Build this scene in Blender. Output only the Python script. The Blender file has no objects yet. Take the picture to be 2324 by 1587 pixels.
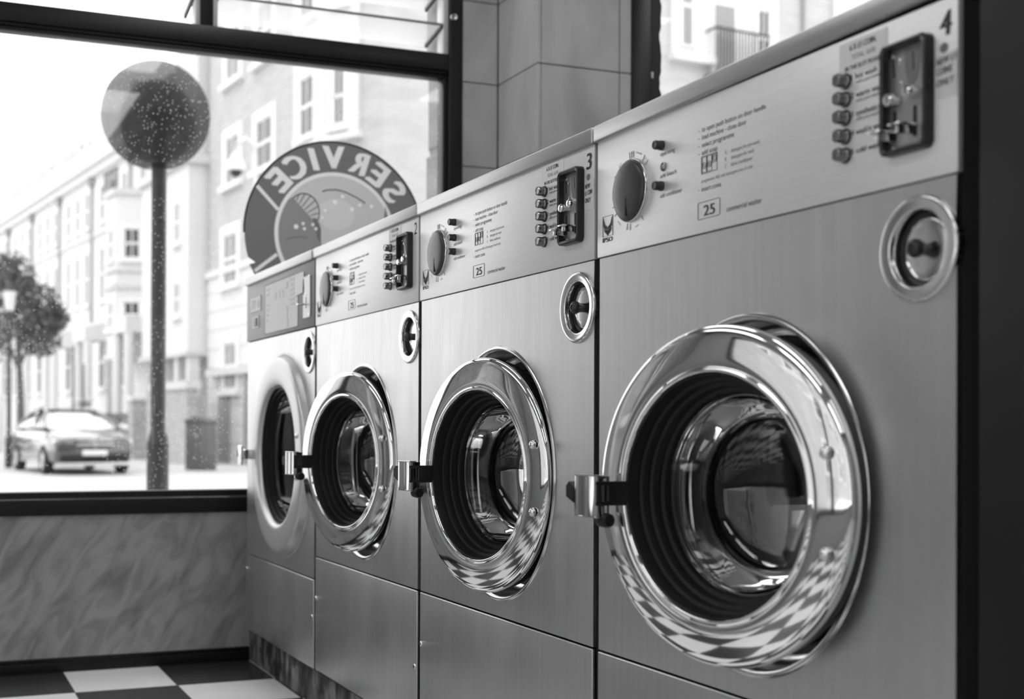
import bpy, bmesh, math, random
from mathutils import Vector, Matrix
random.seed(4)
S = bpy.context.scene
COL = S.collection
PI = math.pi
sin, cos = math.sin, math.cos

# ------------------------------------------------------------------ camera
TH, PITCH, ROLL = 0.37776, 0.0044, 0.00401
F_PX, CX, CY = 2912.13, 957.69, 952.18
cam_d = bpy.data.cameras.new('camera')
cam = bpy.data.objects.new('camera', cam_d)
COL.objects.link(cam)
hor = Vector((-cos(TH), sin(TH), 0)); rgt = Vector((sin(TH), cos(TH), 0)); up = Vector((0, 0, 1))
fwd = hor * cos(PITCH) + up * sin(PITCH)
upc = up * cos(PITCH) - hor * sin(PITCH)
Rb = rgt * cos(ROLL) + upc * sin(ROLL)
Ub = upc * cos(ROLL) - rgt * sin(ROLL)
m = Matrix((Rb, Ub, -fwd)).transposed().to_4x4()
m.translation = Vector((0.94066, -0.92426, 0.72633))
cam.matrix_world = m
cam_d.sensor_fit = 'HORIZONTAL'; cam_d.sensor_width = 36.0
cam_d.lens = F_PX * 36.0 / 2324.0
cam_d.shift_x = (1162 - CX) / 2324.0
cam_d.shift_y = (CY - 793.5) / 2324.0
cam_d.clip_start = 0.02; cam_d.clip_end = 400
cam_d.dof.use_dof = True; cam_d.dof.focus_distance = 2.15; cam_d.dof.aperture_fstop = 4.6
S.camera = cam

# ------------------------------------------------------------------ sky, exposure
W = bpy.data.worlds.new('overcast_sky'); S.world = W
W.use_nodes = True
wn = W.node_tree.nodes; wl = W.node_tree.links
bg = wn['Background']
tc = wn.new('ShaderNodeTexCoord'); sx = wn.new('ShaderNodeSeparateXYZ'); rp = wn.new('ShaderNodeValToRGB')
wl.new(tc.outputs['Generated'], sx.inputs[0]); wl.new(sx.outputs['Z'], rp.inputs[0]); wl.new(rp.outputs[0], bg.inputs['Color'])
rp.color_ramp.elements[0].position = 0.0; rp.color_ramp.elements[0].color = (.85, .85, .85, 1)
rp.color_ramp.elements[1].position = 0.6; rp.color_ramp.elements[1].color = (1, 1, 1, 1)
SKY = 2.6
FILL = 5.0
bg.inputs['Strength'].default_value = SKY
S.view_settings.view_transform = 'Standard'; S.view_settings.look = 'None'
S.view_settings.gamma = 1; S.view_settings.exposure = 0.0; S.view_settings.use_curve_mapping = False
S.cycles.max_bounces = 12; S.cycles.glossy_bounces = 8; S.cycles.transparent_max_bounces = 16
S.cycles.caustics_reflective = True

# ------------------------------------------------------------------ materials
def mat(name, base=.5, rough=.5, metal=0.0, spec=.5, coat=0):
    M = bpy.data.materials.new(name); M.use_nodes = True
    p = M.node_tree.nodes['Principled BSDF']
    p.inputs['Base Color'].default_value = (base, base, base, 1)
    p.inputs['Roughness'].default_value = rough; p.inputs['Metallic'].default_value = metal
    p.inputs['Specular IOR Level'].default_value = spec
    p.inputs['Coat Weight'].default_value = coat
    return M
def noise_mix(M, lo, hi, scale=(1, 1, 1), nscale=5, detail=6, p0=.35, p1=.65, distortion=0, sock='Base Color', rot=(0, 0, 0), coords='Object'):
    """base colour (or roughness) driven by a stretched noise in the object's own space"""
    nt = M.node_tree; n = nt.nodes; l = nt.links; p = n['Principled BSDF']
    t = n.new('ShaderNodeTexCoord'); mp = n.new('ShaderNodeMapping'); no = n.new('ShaderNodeTexNoise'); cr = n.new('ShaderNodeValToRGB')
    mp.inputs['Scale'].default_value = scale
    no.inputs['Scale'].default_value = nscale; no.inputs['Detail'].default_value = detail; no.inputs['Distortion'].default_value = distortion
    cr.color_ramp.elements[0].position = p0; cr.color_ramp.elements[0].color = (lo, lo, lo, 1)
    cr.color_ramp.elements[1].position = p1; cr.color_ramp.elements[1].color = (hi, hi, hi, 1)
    src = t.outputs[coords]
    if any(rot):
        m0 = n.new('ShaderNodeMapping'); m0.inputs['Rotation'].default_value = rot; l.new(src, m0.inputs[0]); src = m0.outputs[0]
    l.new(src, mp.inputs[0]); l.new(mp.outputs[0], no.inputs[0]); l.new(no.outputs[0], cr.inputs[0])
    l.new(cr.outputs[0], p.inputs[sock])
    return no, cr
def bump(M, scale, nscale, strength, dist=.001, detail=3):
    nt = M.node_tree; n = nt.nodes; l = nt.links; p = n['Principled BSDF']
    t = n.new('ShaderNodeTexCoord'); mp = n.new('ShaderNodeMapping'); no = n.new('ShaderNodeTexNoise'); b = n.new('ShaderNodeBump')
    mp.inputs['Scale'].default_value = scale; no.inputs['Scale'].default_value = nscale; no.inputs['Detail'].default_value = detail
    b.inputs['Strength'].default_value = strength; b.inputs['Distance'].default_value = dist
    l.new(t.outputs['Object'], mp.inputs[0]); l.new(mp.outputs[0], no.inputs[0]); l.new(no.outputs[0], b.inputs['Height']); l.new(b.outputs[0], p.inputs['Normal'])

M_STEEL = mat('brushed_steel', .62, .36, 1)
noise_mix(M_STEEL, .52, .57, (34, 1, .9), 3, 6, .3, .7)
noise_mix(M_STEEL, .33, .40, (5, 1, 1.6), 2.4, 7, .3, .7, sock='Roughness', distortion=.6)
bump(M_STEEL, (420, 1, 5), 2.0, .05, .0003, 2)
M_LID = mat('lid_steel', .42, .36, 1)
noise_mix(M_LID, .39, .44, (2, 60, 60), 3, 5, .3, .7)
M_PANEL = mat('panel_satin_metal', .70, .40, .50)
noise_mix(M_PANEL, .68, .72, (3, 1, 60), 3, 4, .3, .7)
M_CHROME = mat('chrome', .78, .055, 1)
M_CHROME2 = mat('worn_chrome', .70, .14, 1)
M_SILVER = mat('silver_paint', .52, .34, .55)
M_DARKPANEL = mat('grey_panel', .13, .42, .2)
M_DARKPLATE = mat('dark_overlay', .115, .25, 0)
M_BLACK = mat('black_plastic', .012, .32)
M_RUBBER = mat('black_rubber', .007, .5, 0, .35)
M_BLACKPAINT = mat('black_paint', .007, .38, 0, .3)
M_CAB = mat('dark_enamel', .007, .55, 0, .25)
M_INK = mat('printed_ink', .035, .7)
M_INKPALE = mat('worn_print', .16, .7)
M_PRINTPALE = mat('pale_print', .55, .6)
M_PAPER = mat('sticker_paper', .64, .5)
M_TAPE = mat('clear_tape_note', .60, .3)
M_DIAL = mat('smoked_dial', .035, .28, 0, .35)
M_COIN = mat('dull_coin_plate', .42, .34, .9)
M_BUTTON = mat('metal_button', .27, .2, 1)
M_DARKBTN = mat('dark_button', .022, .3)
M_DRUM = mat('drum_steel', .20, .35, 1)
M_VOID = mat('dark_interior', .01, .8)
M_SCREW = mat('screw_steel', .75, .2, 1)
M_SIDE = mat('side_steel', .10, .5, .6)
M_KICK = mat('scuffed_plinth', .05, .6)
noise_mix(M_KICK, .012, .24, (3, 1, 1.2), 9, 8, .42, .66, .6)
M_TILE_W = mat('white_tile', .78, .28); noise_mix(M_TILE_W, .82, .90, (1, 1, 1), 6, 5, .3, .7)
M_TILE_B = mat('black_tile', .035, .25)
M_GROUT = mat('tile_grout', .05, .8)
M_MARBLE = mat('marble_panel', .3, .25)
_n, _c = noise_mix(M_MARBLE, .165, .285, (1, 1.6, 5.0), 3.6, 12, .34, .60, 1.4, rot=(math.radians(-55), 0, 0))
M_PIER = mat('stone_tile', .3, .3)
noise_mix(M_PIER, .25, .40, (1.4, 1.4, .8), 2.4, 7, .35, .65, .8)
M_PLASTER = mat('plaster', .62, .8)
M_PLASTERD = mat('plaster_grey', .35, .8)
M_CEIL = mat('ceiling_paint', .30, .8)
M_RECESS = mat('recess_steel', .5, .16, 1)

def glass_mat(name, refl=.035, specks=False, tint=1.0, thick=False):
    M = bpy.data.materials.new(name); M.use_nodes = True
    n = M.node_tree.nodes; l = M.node_tree.links; n.clear()
    out = n.new('ShaderNodeOutputMaterial'); tr = n.new('ShaderNodeBsdfTransparent'); gl = n.new('ShaderNodeBsdfGlossy')
    tr.inputs[0].default_value = (tint, tint, tint, 1); gl.inputs['Roughness'].default_value = .02
    # Schlick reflectance, the same from both sides of the pane
    fa = n.new('ShaderNodeLayerWeight'); fa.inputs['Blend'].default_value = .5
    pw = n.new('ShaderNodeMath'); pw.operation = 'POWER'; pw.inputs[1].default_value = 5
    lw = n.new('ShaderNodeMath'); lw.operation = 'MULTIPLY_ADD'; lw.inputs[1].default_value = 1 - refl; lw.inputs[2].default_value = refl
    l.new(fa.outputs['Facing'], pw.inputs[0]); l.new(pw.outputs[0], lw.inputs[0])
    if thick:      # moulded glass: light is also trapped inside the wall
        lw = n.new('ShaderNodeFresnel'); lw.inputs[0].default_value = 1.45
    mx = n.new('ShaderNodeMixShader')
    l.new(lw.outputs[0], mx.inputs[0]); l.new(tr.outputs[0], mx.inputs[1]); l.new(gl.outputs[0], mx.inputs[2])
    last = mx
    if specks:
        t = n.new('ShaderNodeTexCoord'); vo = n.new('ShaderNodeTexVoronoi'); vo.inputs['Scale'].default_value = 105
        wh = n.new('ShaderNodeTexNoise'); wh.inputs['Scale'].default_value = 5
        sp = n.new('ShaderNodeSeparateColor')
        def cmp(op, v):
            q = n.new('ShaderNodeMath'); q.operation = op; q.inputs[1].default_value = v; return q
        near = cmp('LESS_THAN', .20); pick = cmp('GREATER_THAN', .55); patch = cmp('GREATER_THAN', .42)
        l.new(t.outputs['Object'], vo.inputs[0]); l.new(t.outputs['Object'], wh.inputs[0]); l.new(vo.outputs['Color'], sp.inputs[0])
        l.new(vo.outputs['Distance'], near.inputs[0]); l.new(sp.outputs[0], pick.inputs[0]); l.new(wh.outputs[0], patch.inputs[0])
        m_a = n.new('ShaderNodeMath'); m_a.operation = 'MULTIPLY'; lt = n.new('ShaderNodeMath'); lt.operation = 'MULTIPLY'
        l.new(near.outputs[0], m_a.inputs[0]); l.new(pick.outputs[0], m_a.inputs[1]); l.new(m_a.outputs[0], lt.inputs[0]); l.new(patch.outputs[0], lt.inputs[1])
        ml = n.new('ShaderNodeMath'); ml.operation = 'MULTIPLY'; ml.inputs[1].default_value = .36
        l.new(lt.outputs[0], ml.inputs[0])
        tl = n.new('ShaderNodeBsdfTranslucent'); tl.inputs[0].default_value = (.8, .8, .8, 1)
        m2 = n.new('ShaderNodeMixShader'); l.new(ml.outputs[0], m2.inputs[0]); l.new(mx.outputs[0], m2.inputs[1]); l.new(tl.outputs[0], m2.inputs[2])
        last = m2
    l.new(last.outputs[0], out.inputs[0])
    return M
M_GLASS = glass_mat('window_glass', specks=True)
M_LOUVRE = bpy.data.materials.new('louvre_glass'); M_LOUVRE.use_nodes = True
_n = M_LOUVRE.node_tree.nodes; _l = M_LOUVRE.node_tree.links; _n.clear()
_o = _n.new('ShaderNodeOutputMaterial'); _t = _n.new('ShaderNodeBsdfTransparent'); _w = _n.new('ShaderNodeBsdfTranslucent'); _m = _n.new('ShaderNodeMixShader'); _g = _n.new('ShaderNodeBsdfGlossy'); _m2 = _n.new('ShaderNodeMixShader')
_t.inputs[0].default_value = (.97, .97, .97, 1); _w.inputs[0].default_value = (.85, .85, .85, 1); _g.inputs['Roughness'].default_value = .1
_m.inputs[0].default_value = .30; _m2.inputs[0].default_value = .06
_l.new(_t.outputs[0], _m.inputs[1]); _l.new(_w.outputs[0], _m.inputs[2]); _l.new(_m.outputs[0], _m2.inputs[1]); _l.new(_g.outputs[0], _m2.inputs[2]); _l.new(_m2.outputs[0], _o.inputs[0])
M_BOWL = glass_mat('door_bowl_glass', tint=.9, thick=True)

# ------------------------------------------------------------------ mesh helpers
class MB:
    def __init__(s): s.v = []; s.f = []
    def add(s, vs, fs):
        k = len(s.v); s.v += [tuple(v) for v in vs]; s.f += [tuple(i + k for i in f) for f in fs]; return s
    def box(s, x0, x1, y0, y1, z0, z1):
        return s.add([(x0, y0, z0), (x1, y0, z0), (x1, y1, z0), (x0, y1, z0), (x0, y0, z1), (x1, y0, z1), (x1, y1, z1), (x0, y1, z1)],
                     [(0, 3, 2, 1), (4, 5, 6, 7), (0, 1, 5, 4), (1, 2, 6, 5), (2, 3, 7, 6), (3, 0, 4, 7)])
    def rbox(s, x0, x1, y0, y1, z0, z1, b=.002, seg=2):
        bm = bmesh.new(); t = MB().box(x0, x1, y0, y1, z0, z1)
        vs = [bm.verts.new(v) for v in t.v]
        for f in t.f: bm.faces.new([vs[i] for i in f])
        bmesh.ops.bevel(bm, geom=bm.edges[:], offset=b, segments=seg, affect='EDGES', profile=.5)
        bm.verts.index_update()
        s.add([v.co[:] for v in bm.verts], [[v.index for v in f.verts] for f in bm.faces]); bm.free(); return s
    def lathe(s, prof, n=64, cx=0, cy=0, cz=0, axis='y', close=False):
        """prof: (radius, offset along axis). axis y: circle in xz"""
        vs = []; fs = []; m_ = len(prof)
        for i in range(n):
            a = 2 * PI * i / n
            for r, h in prof:
                if axis == 'y': vs.append((cx + r * cos(a), cy + h, cz + r * sin(a)))
                elif axis == 'z': vs.append((cx + r * cos(a), cy + r * sin(a), cz + h))
                else: vs.append((cx + h, cy + r * cos(a), cz + r * sin(a)))
        for i in range(n):
            j = (i + 1) % n
            for k in range(m_ - 1 + (1 if close else 0)):
                k2 = (k + 1) % m_
                fs.append((i * m_ + k, i * m_ + k2, j * m_ + k2, j * m_ + k))
        return s.add(vs, fs)
    def disc(s, r, h, n=48, cx=0, cy=0, cz=0, axis='y'):
        vs = []
        for i in range(n):
            a = 2 * PI * i / n
            if axis == 'y': vs.append((cx + r * cos(a), cy + h, cz + r * sin(a)))
            elif axis == 'z': vs.append((cx + r * cos(a), cy + r * sin(a), cz + h))
            else: vs.append((cx + h, cy + r * cos(a), cz + r * sin(a)))
        return s.add(vs, [tuple(range(n))])
    def cyl(s, r, h0, h1, n=24, cx=0, cy=0, cz=0, axis='y', b=0):
        p = [(0, h0), (r - b, h0), (r, h0 + b), (r, h1 - b), (r - b, h1), (0, h1)] if b else [(0, h0), (r, h0), (r, h1), (0, h1)]
        return s.lathe(p, n, cx, cy, cz, axis)
    def tube(s, pts, r, n=10):
        pts = [Vector(p) for p in pts]; rings = []
        for i, p in enumerate(pts):
            d = (pts[min(i + 1, len(pts) - 1)] - pts[max(i - 1, 0)]).normalized()
            a = Vector((0, 0, 1)) if abs(d.z) < .9 else Vector((1, 0, 0))
            u = d.cross(a).normalized(); w = d.cross(u)
            rr = r[i] if isinstance(r, (list, tuple)) else r
            rings.append([p + (u * cos(2 * PI * k / n) + w * sin(2 * PI * k / n)) * rr for k in range(n)])
        vs = [v for rg in rings for v in rg]; fs = []
        for i in range(len(pts) - 1):
            for k in range(n):
                fs.append((i * n + k, i * n + (k + 1) % n, (i + 1) * n + (k + 1) % n, (i + 1) * n + k))
        fs.append(tuple(range(n - 1, -1, -1))); fs.append(tuple((len(pts) - 1) * n + k for k in range(n)))
        return s.add(vs, fs)
    def prism(s, poly, a0, a1, axis='y'):
        n = len(poly)
        def P(u, w, h): return {'y': (u, h, w), 'x': (h, u, w), 'z': (u, w, h)}[axis]
        vs = [P(u, w, a0) for u, w in poly] + [P(u, w, a1) for u, w in poly]
        fs = [tuple(range(n)), tuple(range(2 * n - 1, n - 1, -1))] + [(i, i + n, (i + 1) % n + n, (i + 1) % n) for i in range(n)]
        return s.add(vs, fs)
    def plate(s, outer, holes, y0, y1):
        """flat plate in xz with circular holes [(cx,cz,r,n)], thickness y0..y1"""
        bm = bmesh.new(); edges = []
        def loop(pts):
            vs = [bm.verts.new((x, 0, z)) for x, z in pts]
            for i in range(len(vs)): edges.append(bm.edges.new((vs[i], vs[(i + 1) % len(vs)])))
        loop(outer)
        for cx, cz, r, n in holes: loop([(cx + r * cos(2 * PI * i / n), cz + r * sin(2 * PI * i / n)) for i in range(n)])
        bmesh.ops.triangle_fill(bm, use_beauty=True, use_dissolve=False, edges=edges)
        bm.verts.index_update()
        v0 = [(v.co.x, y0, v.co.z) for v in bm.verts]; v1 = [(v.co.x, y1, v.co.z) for v in bm.verts]; N = len(v0)
        f = [[v.index for v in q.verts] for q in bm.faces]
        fs = f + [[i + N for i in reversed(q)] for q in f] + [(e.verts[0].index, e.verts[1].index, e.verts[1].index + N, e.verts[0].index + N) for e in bm.edges if len(e.link_faces) == 1]
        bm.free()
        return s.add(v0 + v1, fs)
    def strip(s, path, w, y0, y1, closed=False):
        """flat ribbon of width w along 2-D path (x,z), with thickness"""
        L = []; R = []; n = len(path)
        for i in range(n):
            a = Vector(path[(i - 1) % n] if (closed or i) else path[0]); b = Vector(path[(i + 1) % n] if (closed or i < n - 1) else path[-1])
            d = (b - a); d = d.normalized() if d.length > 1e-9 else Vector((1, 0)); nn = Vector((-d.y, d.x)) * w / 2
            p = Vector(path[i]); L.append(p + nn); R.append(p - nn)
        vs = []; fs = []
        for p, q in zip(L, R): vs += [(p.x, y0, p.y), (q.x, y0, q.y), (q.x, y1, q.y), (p.x, y1, p.y)]
        for i in range(n if closed else n - 1):
            a = i * 4; b = ((i + 1) % n) * 4
            for k in range(4): fs.append((a + k, b + k, b + (k + 1) % 4, a + (k + 1) % 4))
        if not closed: fs += [(0, 1, 2, 3), (n * 4 - 1, n * 4 - 2, n * 4 - 3, n * 4 - 4)]
        return s.add(vs, fs)
    def xf(s, M):
        s.v = [tuple(M @ Vector(v)) for v in s.v]; return s
    def join(s, o): return s.add(o.v, o.f)
    def mesh(s, name, M, smooth=True, ang=32):
        me = bpy.data.meshes.new(name); me.from_pydata(s.v, [], s.f); me.validate()
        bm = bmesh.new(); bm.from_mesh(me); bmesh.ops.remove_doubles(bm, verts=bm.verts[:], dist=1e-6)
        bmesh.ops.recalc_face_normals(bm, faces=bm.faces[:]); bm.to_mesh(me); bm.free()
        if M: me.materials.append(M)
        if smooth:
            me.polygons.foreach_set('use_smooth', [True] * len(me.polygons))
            me.set_sharp_from_angle(angle=math.radians(ang))
        return me
    def build(s, name, M, parent=None, loc=(0, 0, 0), rz=0, smooth=True, ang=32):
        return link(name, s.mesh(name, M, smooth, ang), parent, loc, rz)
def link(name, me, parent=None, loc=(0, 0, 0), rz=0):
    o = bpy.data.objects.new(name, me); COL.objects.link(o); o.location = loc; o.rotation_euler = (0, 0, rz)
    if parent: o.parent = parent
    return o
def tag(o, label=None, cat=None, group=None, kind=None):
    if label: o['label'] = label
    if cat: o['category'] = cat
    if group: o['group'] = group
    if kind: o['kind'] = kind
    return o
def thing(name, label, cat, loc=(0, 0, 0), rz=0, group=None):
    o = bpy.data.objects.new(name, None); COL.objects.link(o); o.location = loc; o.rotation_euler = (0, 0, rz)
    o.empty_display_size = .1
    return tag(o, label, cat, group)
def struct(name, mb, M, **k): return tag(mb.build(name, M, **k), kind='structure')

_tcache = {}
def glyphs(body):
    if body in _tcache: return _tcache[body]
    cu = bpy.data.curves.new('t', 'FONT'); cu.body = body; cu.size = 1; cu.resolution_u = 3
    o = bpy.data.objects.new('t', cu); COL.objects.link(o)
    dg = bpy.context.evaluated_depsgraph_get(); dg.update()
    me = bpy.data.meshes.new_from_object(o.evaluated_get(dg))
    v = [tuple(x.co) for x in me.vertices]; f = [tuple(p.vertices) for p in me.polygons]
    bpy.data.objects.remove(o); bpy.data.curves.remove(cu); bpy.data.meshes.remove(me)
    _tcache[body] = (v, f); return v, f
def text(mb, body, x, z, cap, width=None, y=-.0003, rot=0, shear=0, mirror=False, center=False, bold=0):
    """flat lettering in the xz plane facing -y; cap = capital height"""
    v, f = glyphs(body)
    x0 = min(p[0] for p in v); x1 = max(p[0] for p in v)
    sz = cap / .69; sxx = width / (x1 - x0) if width else sz * .86
    offs = [(0, 0)] + ([(bold, 0), (-bold, 0)] if bold else [])
    for k, (ox, oz) in enumerate(offs):
        P = []
        for a, b, _ in v:
            u = (a - x0) * sxx; w = b * sz
            if center: u -= (x1 - x0) * sxx / 2; w -= cap / 2
            u += w * shear
            if mirror: u = -u
            P.append((x + ox + u * cos(rot) - w * sin(rot), y - k * 2e-5, z + oz + u * sin(rot) + w * cos(rot)))
        mb.add(P, f)
    return mb
def ring_pts(cx, cz, rx, rz, a0=0, a1=2 * PI, n=40): return [(cx + rx * cos(a0 + (a1 - a0) * i / n), cz + rz * sin(a0 + (a1 - a0) * i / n)) for i in range(n + 1)]
def rrect(x0, x1, z0, z1, r, n=5):
    P = []
    for cx, cz, a in ((x1 - r, z1 - r, 0), (x0 + r, z1 - r, PI / 2), (x0 + r, z0 + r, PI), (x1 - r, z0 + r, 1.5 * PI)):
        P += [(cx + r * cos(a + PI / 2 * i / n), cz + r * sin(a + PI / 2 * i / n)) for i in range(n + 1)]
    return P
# ------------------------------------------------------------------ the room
XW = -2.93            # inner face of the window wall
XP = -2.639           # inner face of the tiled pier
Y0, Y1, X1, ZC = -3.4, 3.9, 3.2, 2.85
# added fill light, out of view: glowing diffuser panels set in the ceiling
E_ = bpy.data.materials.new('fill_glow'); E_.use_nodes = True
_p = E_.node_tree.nodes['Principled BSDF']; _p.inputs['Emission Color'].default_value = (1, 1, 1, 1); _p.inputs['Emission Strength'].default_value = FILL
_k = 0
for _y, _row in ((-2.3, 'aisle'), (.1, 'washer row'), (2.4, 'far side of the room')):
    for _x, _pos in ((-1.9, 'nearest the shop window'), (.1, 'in the middle'), (2.1, 'furthest from the shop window')):
        if _x > 2 and _y > 2: continue
        t = thing('fill_panel', 'added unseen fill light panel over the %s, %s' % (_row, _pos), 'light', (_x, _y, ZC), 0, 'added fill light panels')
        if _k == 0:
            h1 = MB().strip([(-.77, -.32), (.77, -.32), (.77, .32), (-.77, .32)], .03, -.03, -.001, True); h1.v = [(x, z, y) for x, y, z in h1.v]
            me1 = h1.mesh('frame', M_PLASTER); me2 = MB().box(-.755, .755, -.305, .305, -.022, -.012).mesh('diffuser', E_)
        link('frame', me1, t); link('diffuser', me2, t); _k += 1

# floor of black and white tiles
T = 0.2765
g = .0016
vs = []; fs = []; mi = []
ix0 = -1; ix1 = math.ceil((X1 + 2.626) / T)
for ix in range(ix0, ix1):
    for iy in range(math.floor((Y0 + .235) / T), math.ceil((Y1 + .235) / T)):
        a0, a1 = (XW - .02 if ix == -1 else -2.626 + ix * T + g), min(-2.626 + (ix + 1) * T - g, X1)
        b0, b1 = max(-.2365 + iy * T + g, Y0), min(-.2365 + (iy + 1) * T - g, Y1)
        if a1 <= a0 or b1 <= b0: continue
        k = len(vs); vs += [(a0, b0, 0), (a1, b0, 0), (a1, b1, 0), (a0, b1, 0)]; fs.append((k, k + 1, k + 2, k + 3))
        mi.append(0 if (ix + iy) % 2 == 0 else 1)
k = len(vs); vs += [(XW - .05, Y0, -.001), (X1, Y0, -.001), (X1, Y1, -.001), (XW - .05, Y1, -.001)]; fs.append((k, k + 1, k + 2, k + 3)); mi.append(2)
me = bpy.data.meshes.new('floor'); me.from_pydata(vs, [], fs)
for M in (M_TILE_W, M_TILE_B, M_GROUT): me.materials.append(M)
me.polygons.foreach_set('material_index', mi)
tag(link('floor', me), kind='structure')

struct('ceiling', MB().box(XW - .2, X1, Y0, Y1, ZC, ZC + .1), M_CEIL)
struct('wall_back', MB().box(XW, X1 + .1, Y1, Y1 + .1, -.02, ZC), M_PLASTERD)
struct('wall_right', MB().box(X1, X1 + .1, Y0, Y1, -.02, ZC), M_PLASTERD)
WX0, WX1, WZ0, WZ1 = -2.3, 2.9, .35, 2.3
struct('wall_front', MB().box(XW - .1, WX0, Y0 - .1, Y0, -.02, ZC).box(WX1, X1 + .1, Y0 - .1, Y0, -.02, ZC).box(WX0, WX1, Y0 - .1, Y0, -.02, WZ0).box(WX0, WX1, Y0 - .1, Y0, WZ1, ZC), M_PLASTERD)
b3 = MB()
for x_ in (WX0, -.75, 1.1, WX1 - .06): b3.rbox(x_, x_ + .06, Y0 - .07, Y0 + .004, WZ0 + .051, WZ1 - .051, .002)
b3.rbox(WX0, WX1, Y0 - .07, Y0 + .004, WZ0 + .0005, WZ0 + .05, .002).rbox(WX0, WX1, Y0 - .07, Y0 + .004, WZ1 - .05, WZ1 - .0005, .002)
w3 = struct('window_3', b3, M_BLACKPAINT)
MB().box(WX0 + .02, WX1 - .02, Y0 - .04, Y0 - .036, WZ0 + .03, WZ1 - .03).build('pane', M_GLASS, w3)

# window wall: marble under the sill, plain wall left of the window
YL = -1.15
struct('wall_left', MB().box(XW - .14, XW - .004, YL, .87, -.02, .458).box(XW - .14, XW - .004, -1.75, YL, -.02, ZC).box(XW - .14, XW - .004, Y0, -2.75, -.02, ZC).box(XW - .14, XW - .004, -2.75, -1.75, 2.15, ZC), M_MARBLE)
bb = MB().rbox(XW - .01, XW + .002, -1.75, .0425, .0, .03, .002).rbox(XW - .01, XW - .001, -1.75, .0425, .0305, .0428, .002)
struct('baseboard_left', bb, M_BLACKPAINT)
struct('trim_1', MB().rbox(XW - .10, XW + .004, YL, .749, .458, .504, .002), M_BLACKPAINT)       # sill
struct('trim_2', MB().box(XW - .05, XW + .006, YL, .749, .5042, .5072), M_CHROME2)              # bright sill edge

# the shop door beyond the window, white framed
dr = MB()
for a, c in ((-2.75, -2.66), (-1.84, -1.75)): dr.rbox(XW - .09, XW, a, c, 0, 2.149, .003)
dr.rbox(XW - .09, XW, -2.66, -1.84, 2.06, 2.149, .003)
for a, c in ((-2.655, -2.56), (-1.94, -1.845)): dr.rbox(XW - .075, XW - .03, a, c, .005, 2.055, .003)
for a, c in ((.005, .22), (.95, 1.06), (1.93, 2.055)): dr.rbox(XW - .075, XW - .03, -2.56, -1.94, a, c, .003)
d1 = struct('door_1', dr, M_SILVER)
MB().box(XW - .055, XW - .05, -2.57, -1.93, .2, 1.95).build('pane', M_GLASS, d1)
MB().tube([(XW - .03, -1.90, .9), (XW + .02, -1.90, .9), (XW + .02, -1.90, 1.25), (XW - .03, -1.90, 1.25)], .012, 10).build('pull_handle', M_CHROME, d1)

# window 1: frame, panes, louvres
fr = MB()
fr.rbox(XW - .06, XW - .012, YL, .749, .5074, .526, .002)                   # bottom rail
fr.rbox(XW - .07, XW + .004, YL, .70, 1.887, 1.941, .002)                  # transom
fr.rbox(XW - .07, XW - .006, YL, .70, 1.877, 1.8868, .003)
fr.rbox(XW - .06, XW - .014, YL, .70, 1.864, 1.8768, .002)
fr.rbox(XW - .07, XW + .004, .702, .749, .5075, ZC, .002)                    # right post
fr.rbox(XW - .06, XW - .012, .686, .7018, .527, 1.863, .002)
fr.rbox(XW - .07, XW + .004, YL, YL + .06, .5075, ZC, .002)                  # left post
fr.rbox(XW - .07, XW + .003, -.117, -.079, 1.942, ZC, .002)                 # mullion between louvres
fr.rbox(XW - .07, XW + .004, YL, .70, ZC - .05, ZC - .001, .002)
w1 = struct('window_1', fr, M_BLACKPAINT)
MB().box(XW - .034, XW - .030, YL + .05, .69, .52, 1.868).build('pane', M_GLASS, w1)
for k, (a, b) in enumerate(((-.132, -.118), (-.078, -.064), (.684, .7015), (YL + .061, YL + .075))):
    MB().rbox(XW - .06, XW - .004, a, b, 1.943, ZC - .052, .001).build('louvre_channel', M_SILVER, w1)
for (ya, yb) in ((-.062, .682), (YL + .077, -.134)):
    for k in range(6):
        z = 2.036 + k * .122
        c_ = Vector((XW - .01, 0, z)); d = Vector((-.155, 0, -.028)).normalized(); n = Vector((d.z, 0, -d.x))
        sl = MB(); q = [c_, c_ + d * .158, c_ + d * .158 + n * .005, c_ + n * .005]
        sl.add([(p.x, ya, p.z) for p in q] + [(p.x, yb, p.z) for p in q], [(0, 1, 2, 3), (7, 6, 5, 4), (0, 4, 5, 1), (1, 5, 6, 2), (2, 6, 7, 3), (3, 7, 4, 0)])
        s_ = sl.build('louvre_slat', M_LOUVRE, w1, smooth=False)
        MB().box(XW - .0102, XW - .0072, ya, yb, z - .0015, z + .0065).build('slat_edge', M_INKPALE, s_)
        br = MB()
        for yy in (ya - .004, yb - .004):
            q = [c_ + d * .002 - n * .007, c_ + d * .15 - n * .007, c_ + d * .15 + n * .009, c_ + d * .002 + n * .009]
            br.add([(p.x, yy, p.z) for p in q] + [(p.x, yy + .008, p.z) for p in q], [(0, 1, 2, 3), (7, 6, 5, 4), (0, 4, 5, 1), (1, 5, 6, 2), (2, 6, 7, 3), (3, 7, 4, 0)])
        br.build('louvre_clip', M_BLACKPAINT, w1)
MB().lathe([(0, -.012), (.010, -.010), (.013, -.002), (.011, .004), (0, .006)], 20, XW + .008, .716, 2.062, 'x').build('louvre_catch', M_CHROME2, w1)

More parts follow.
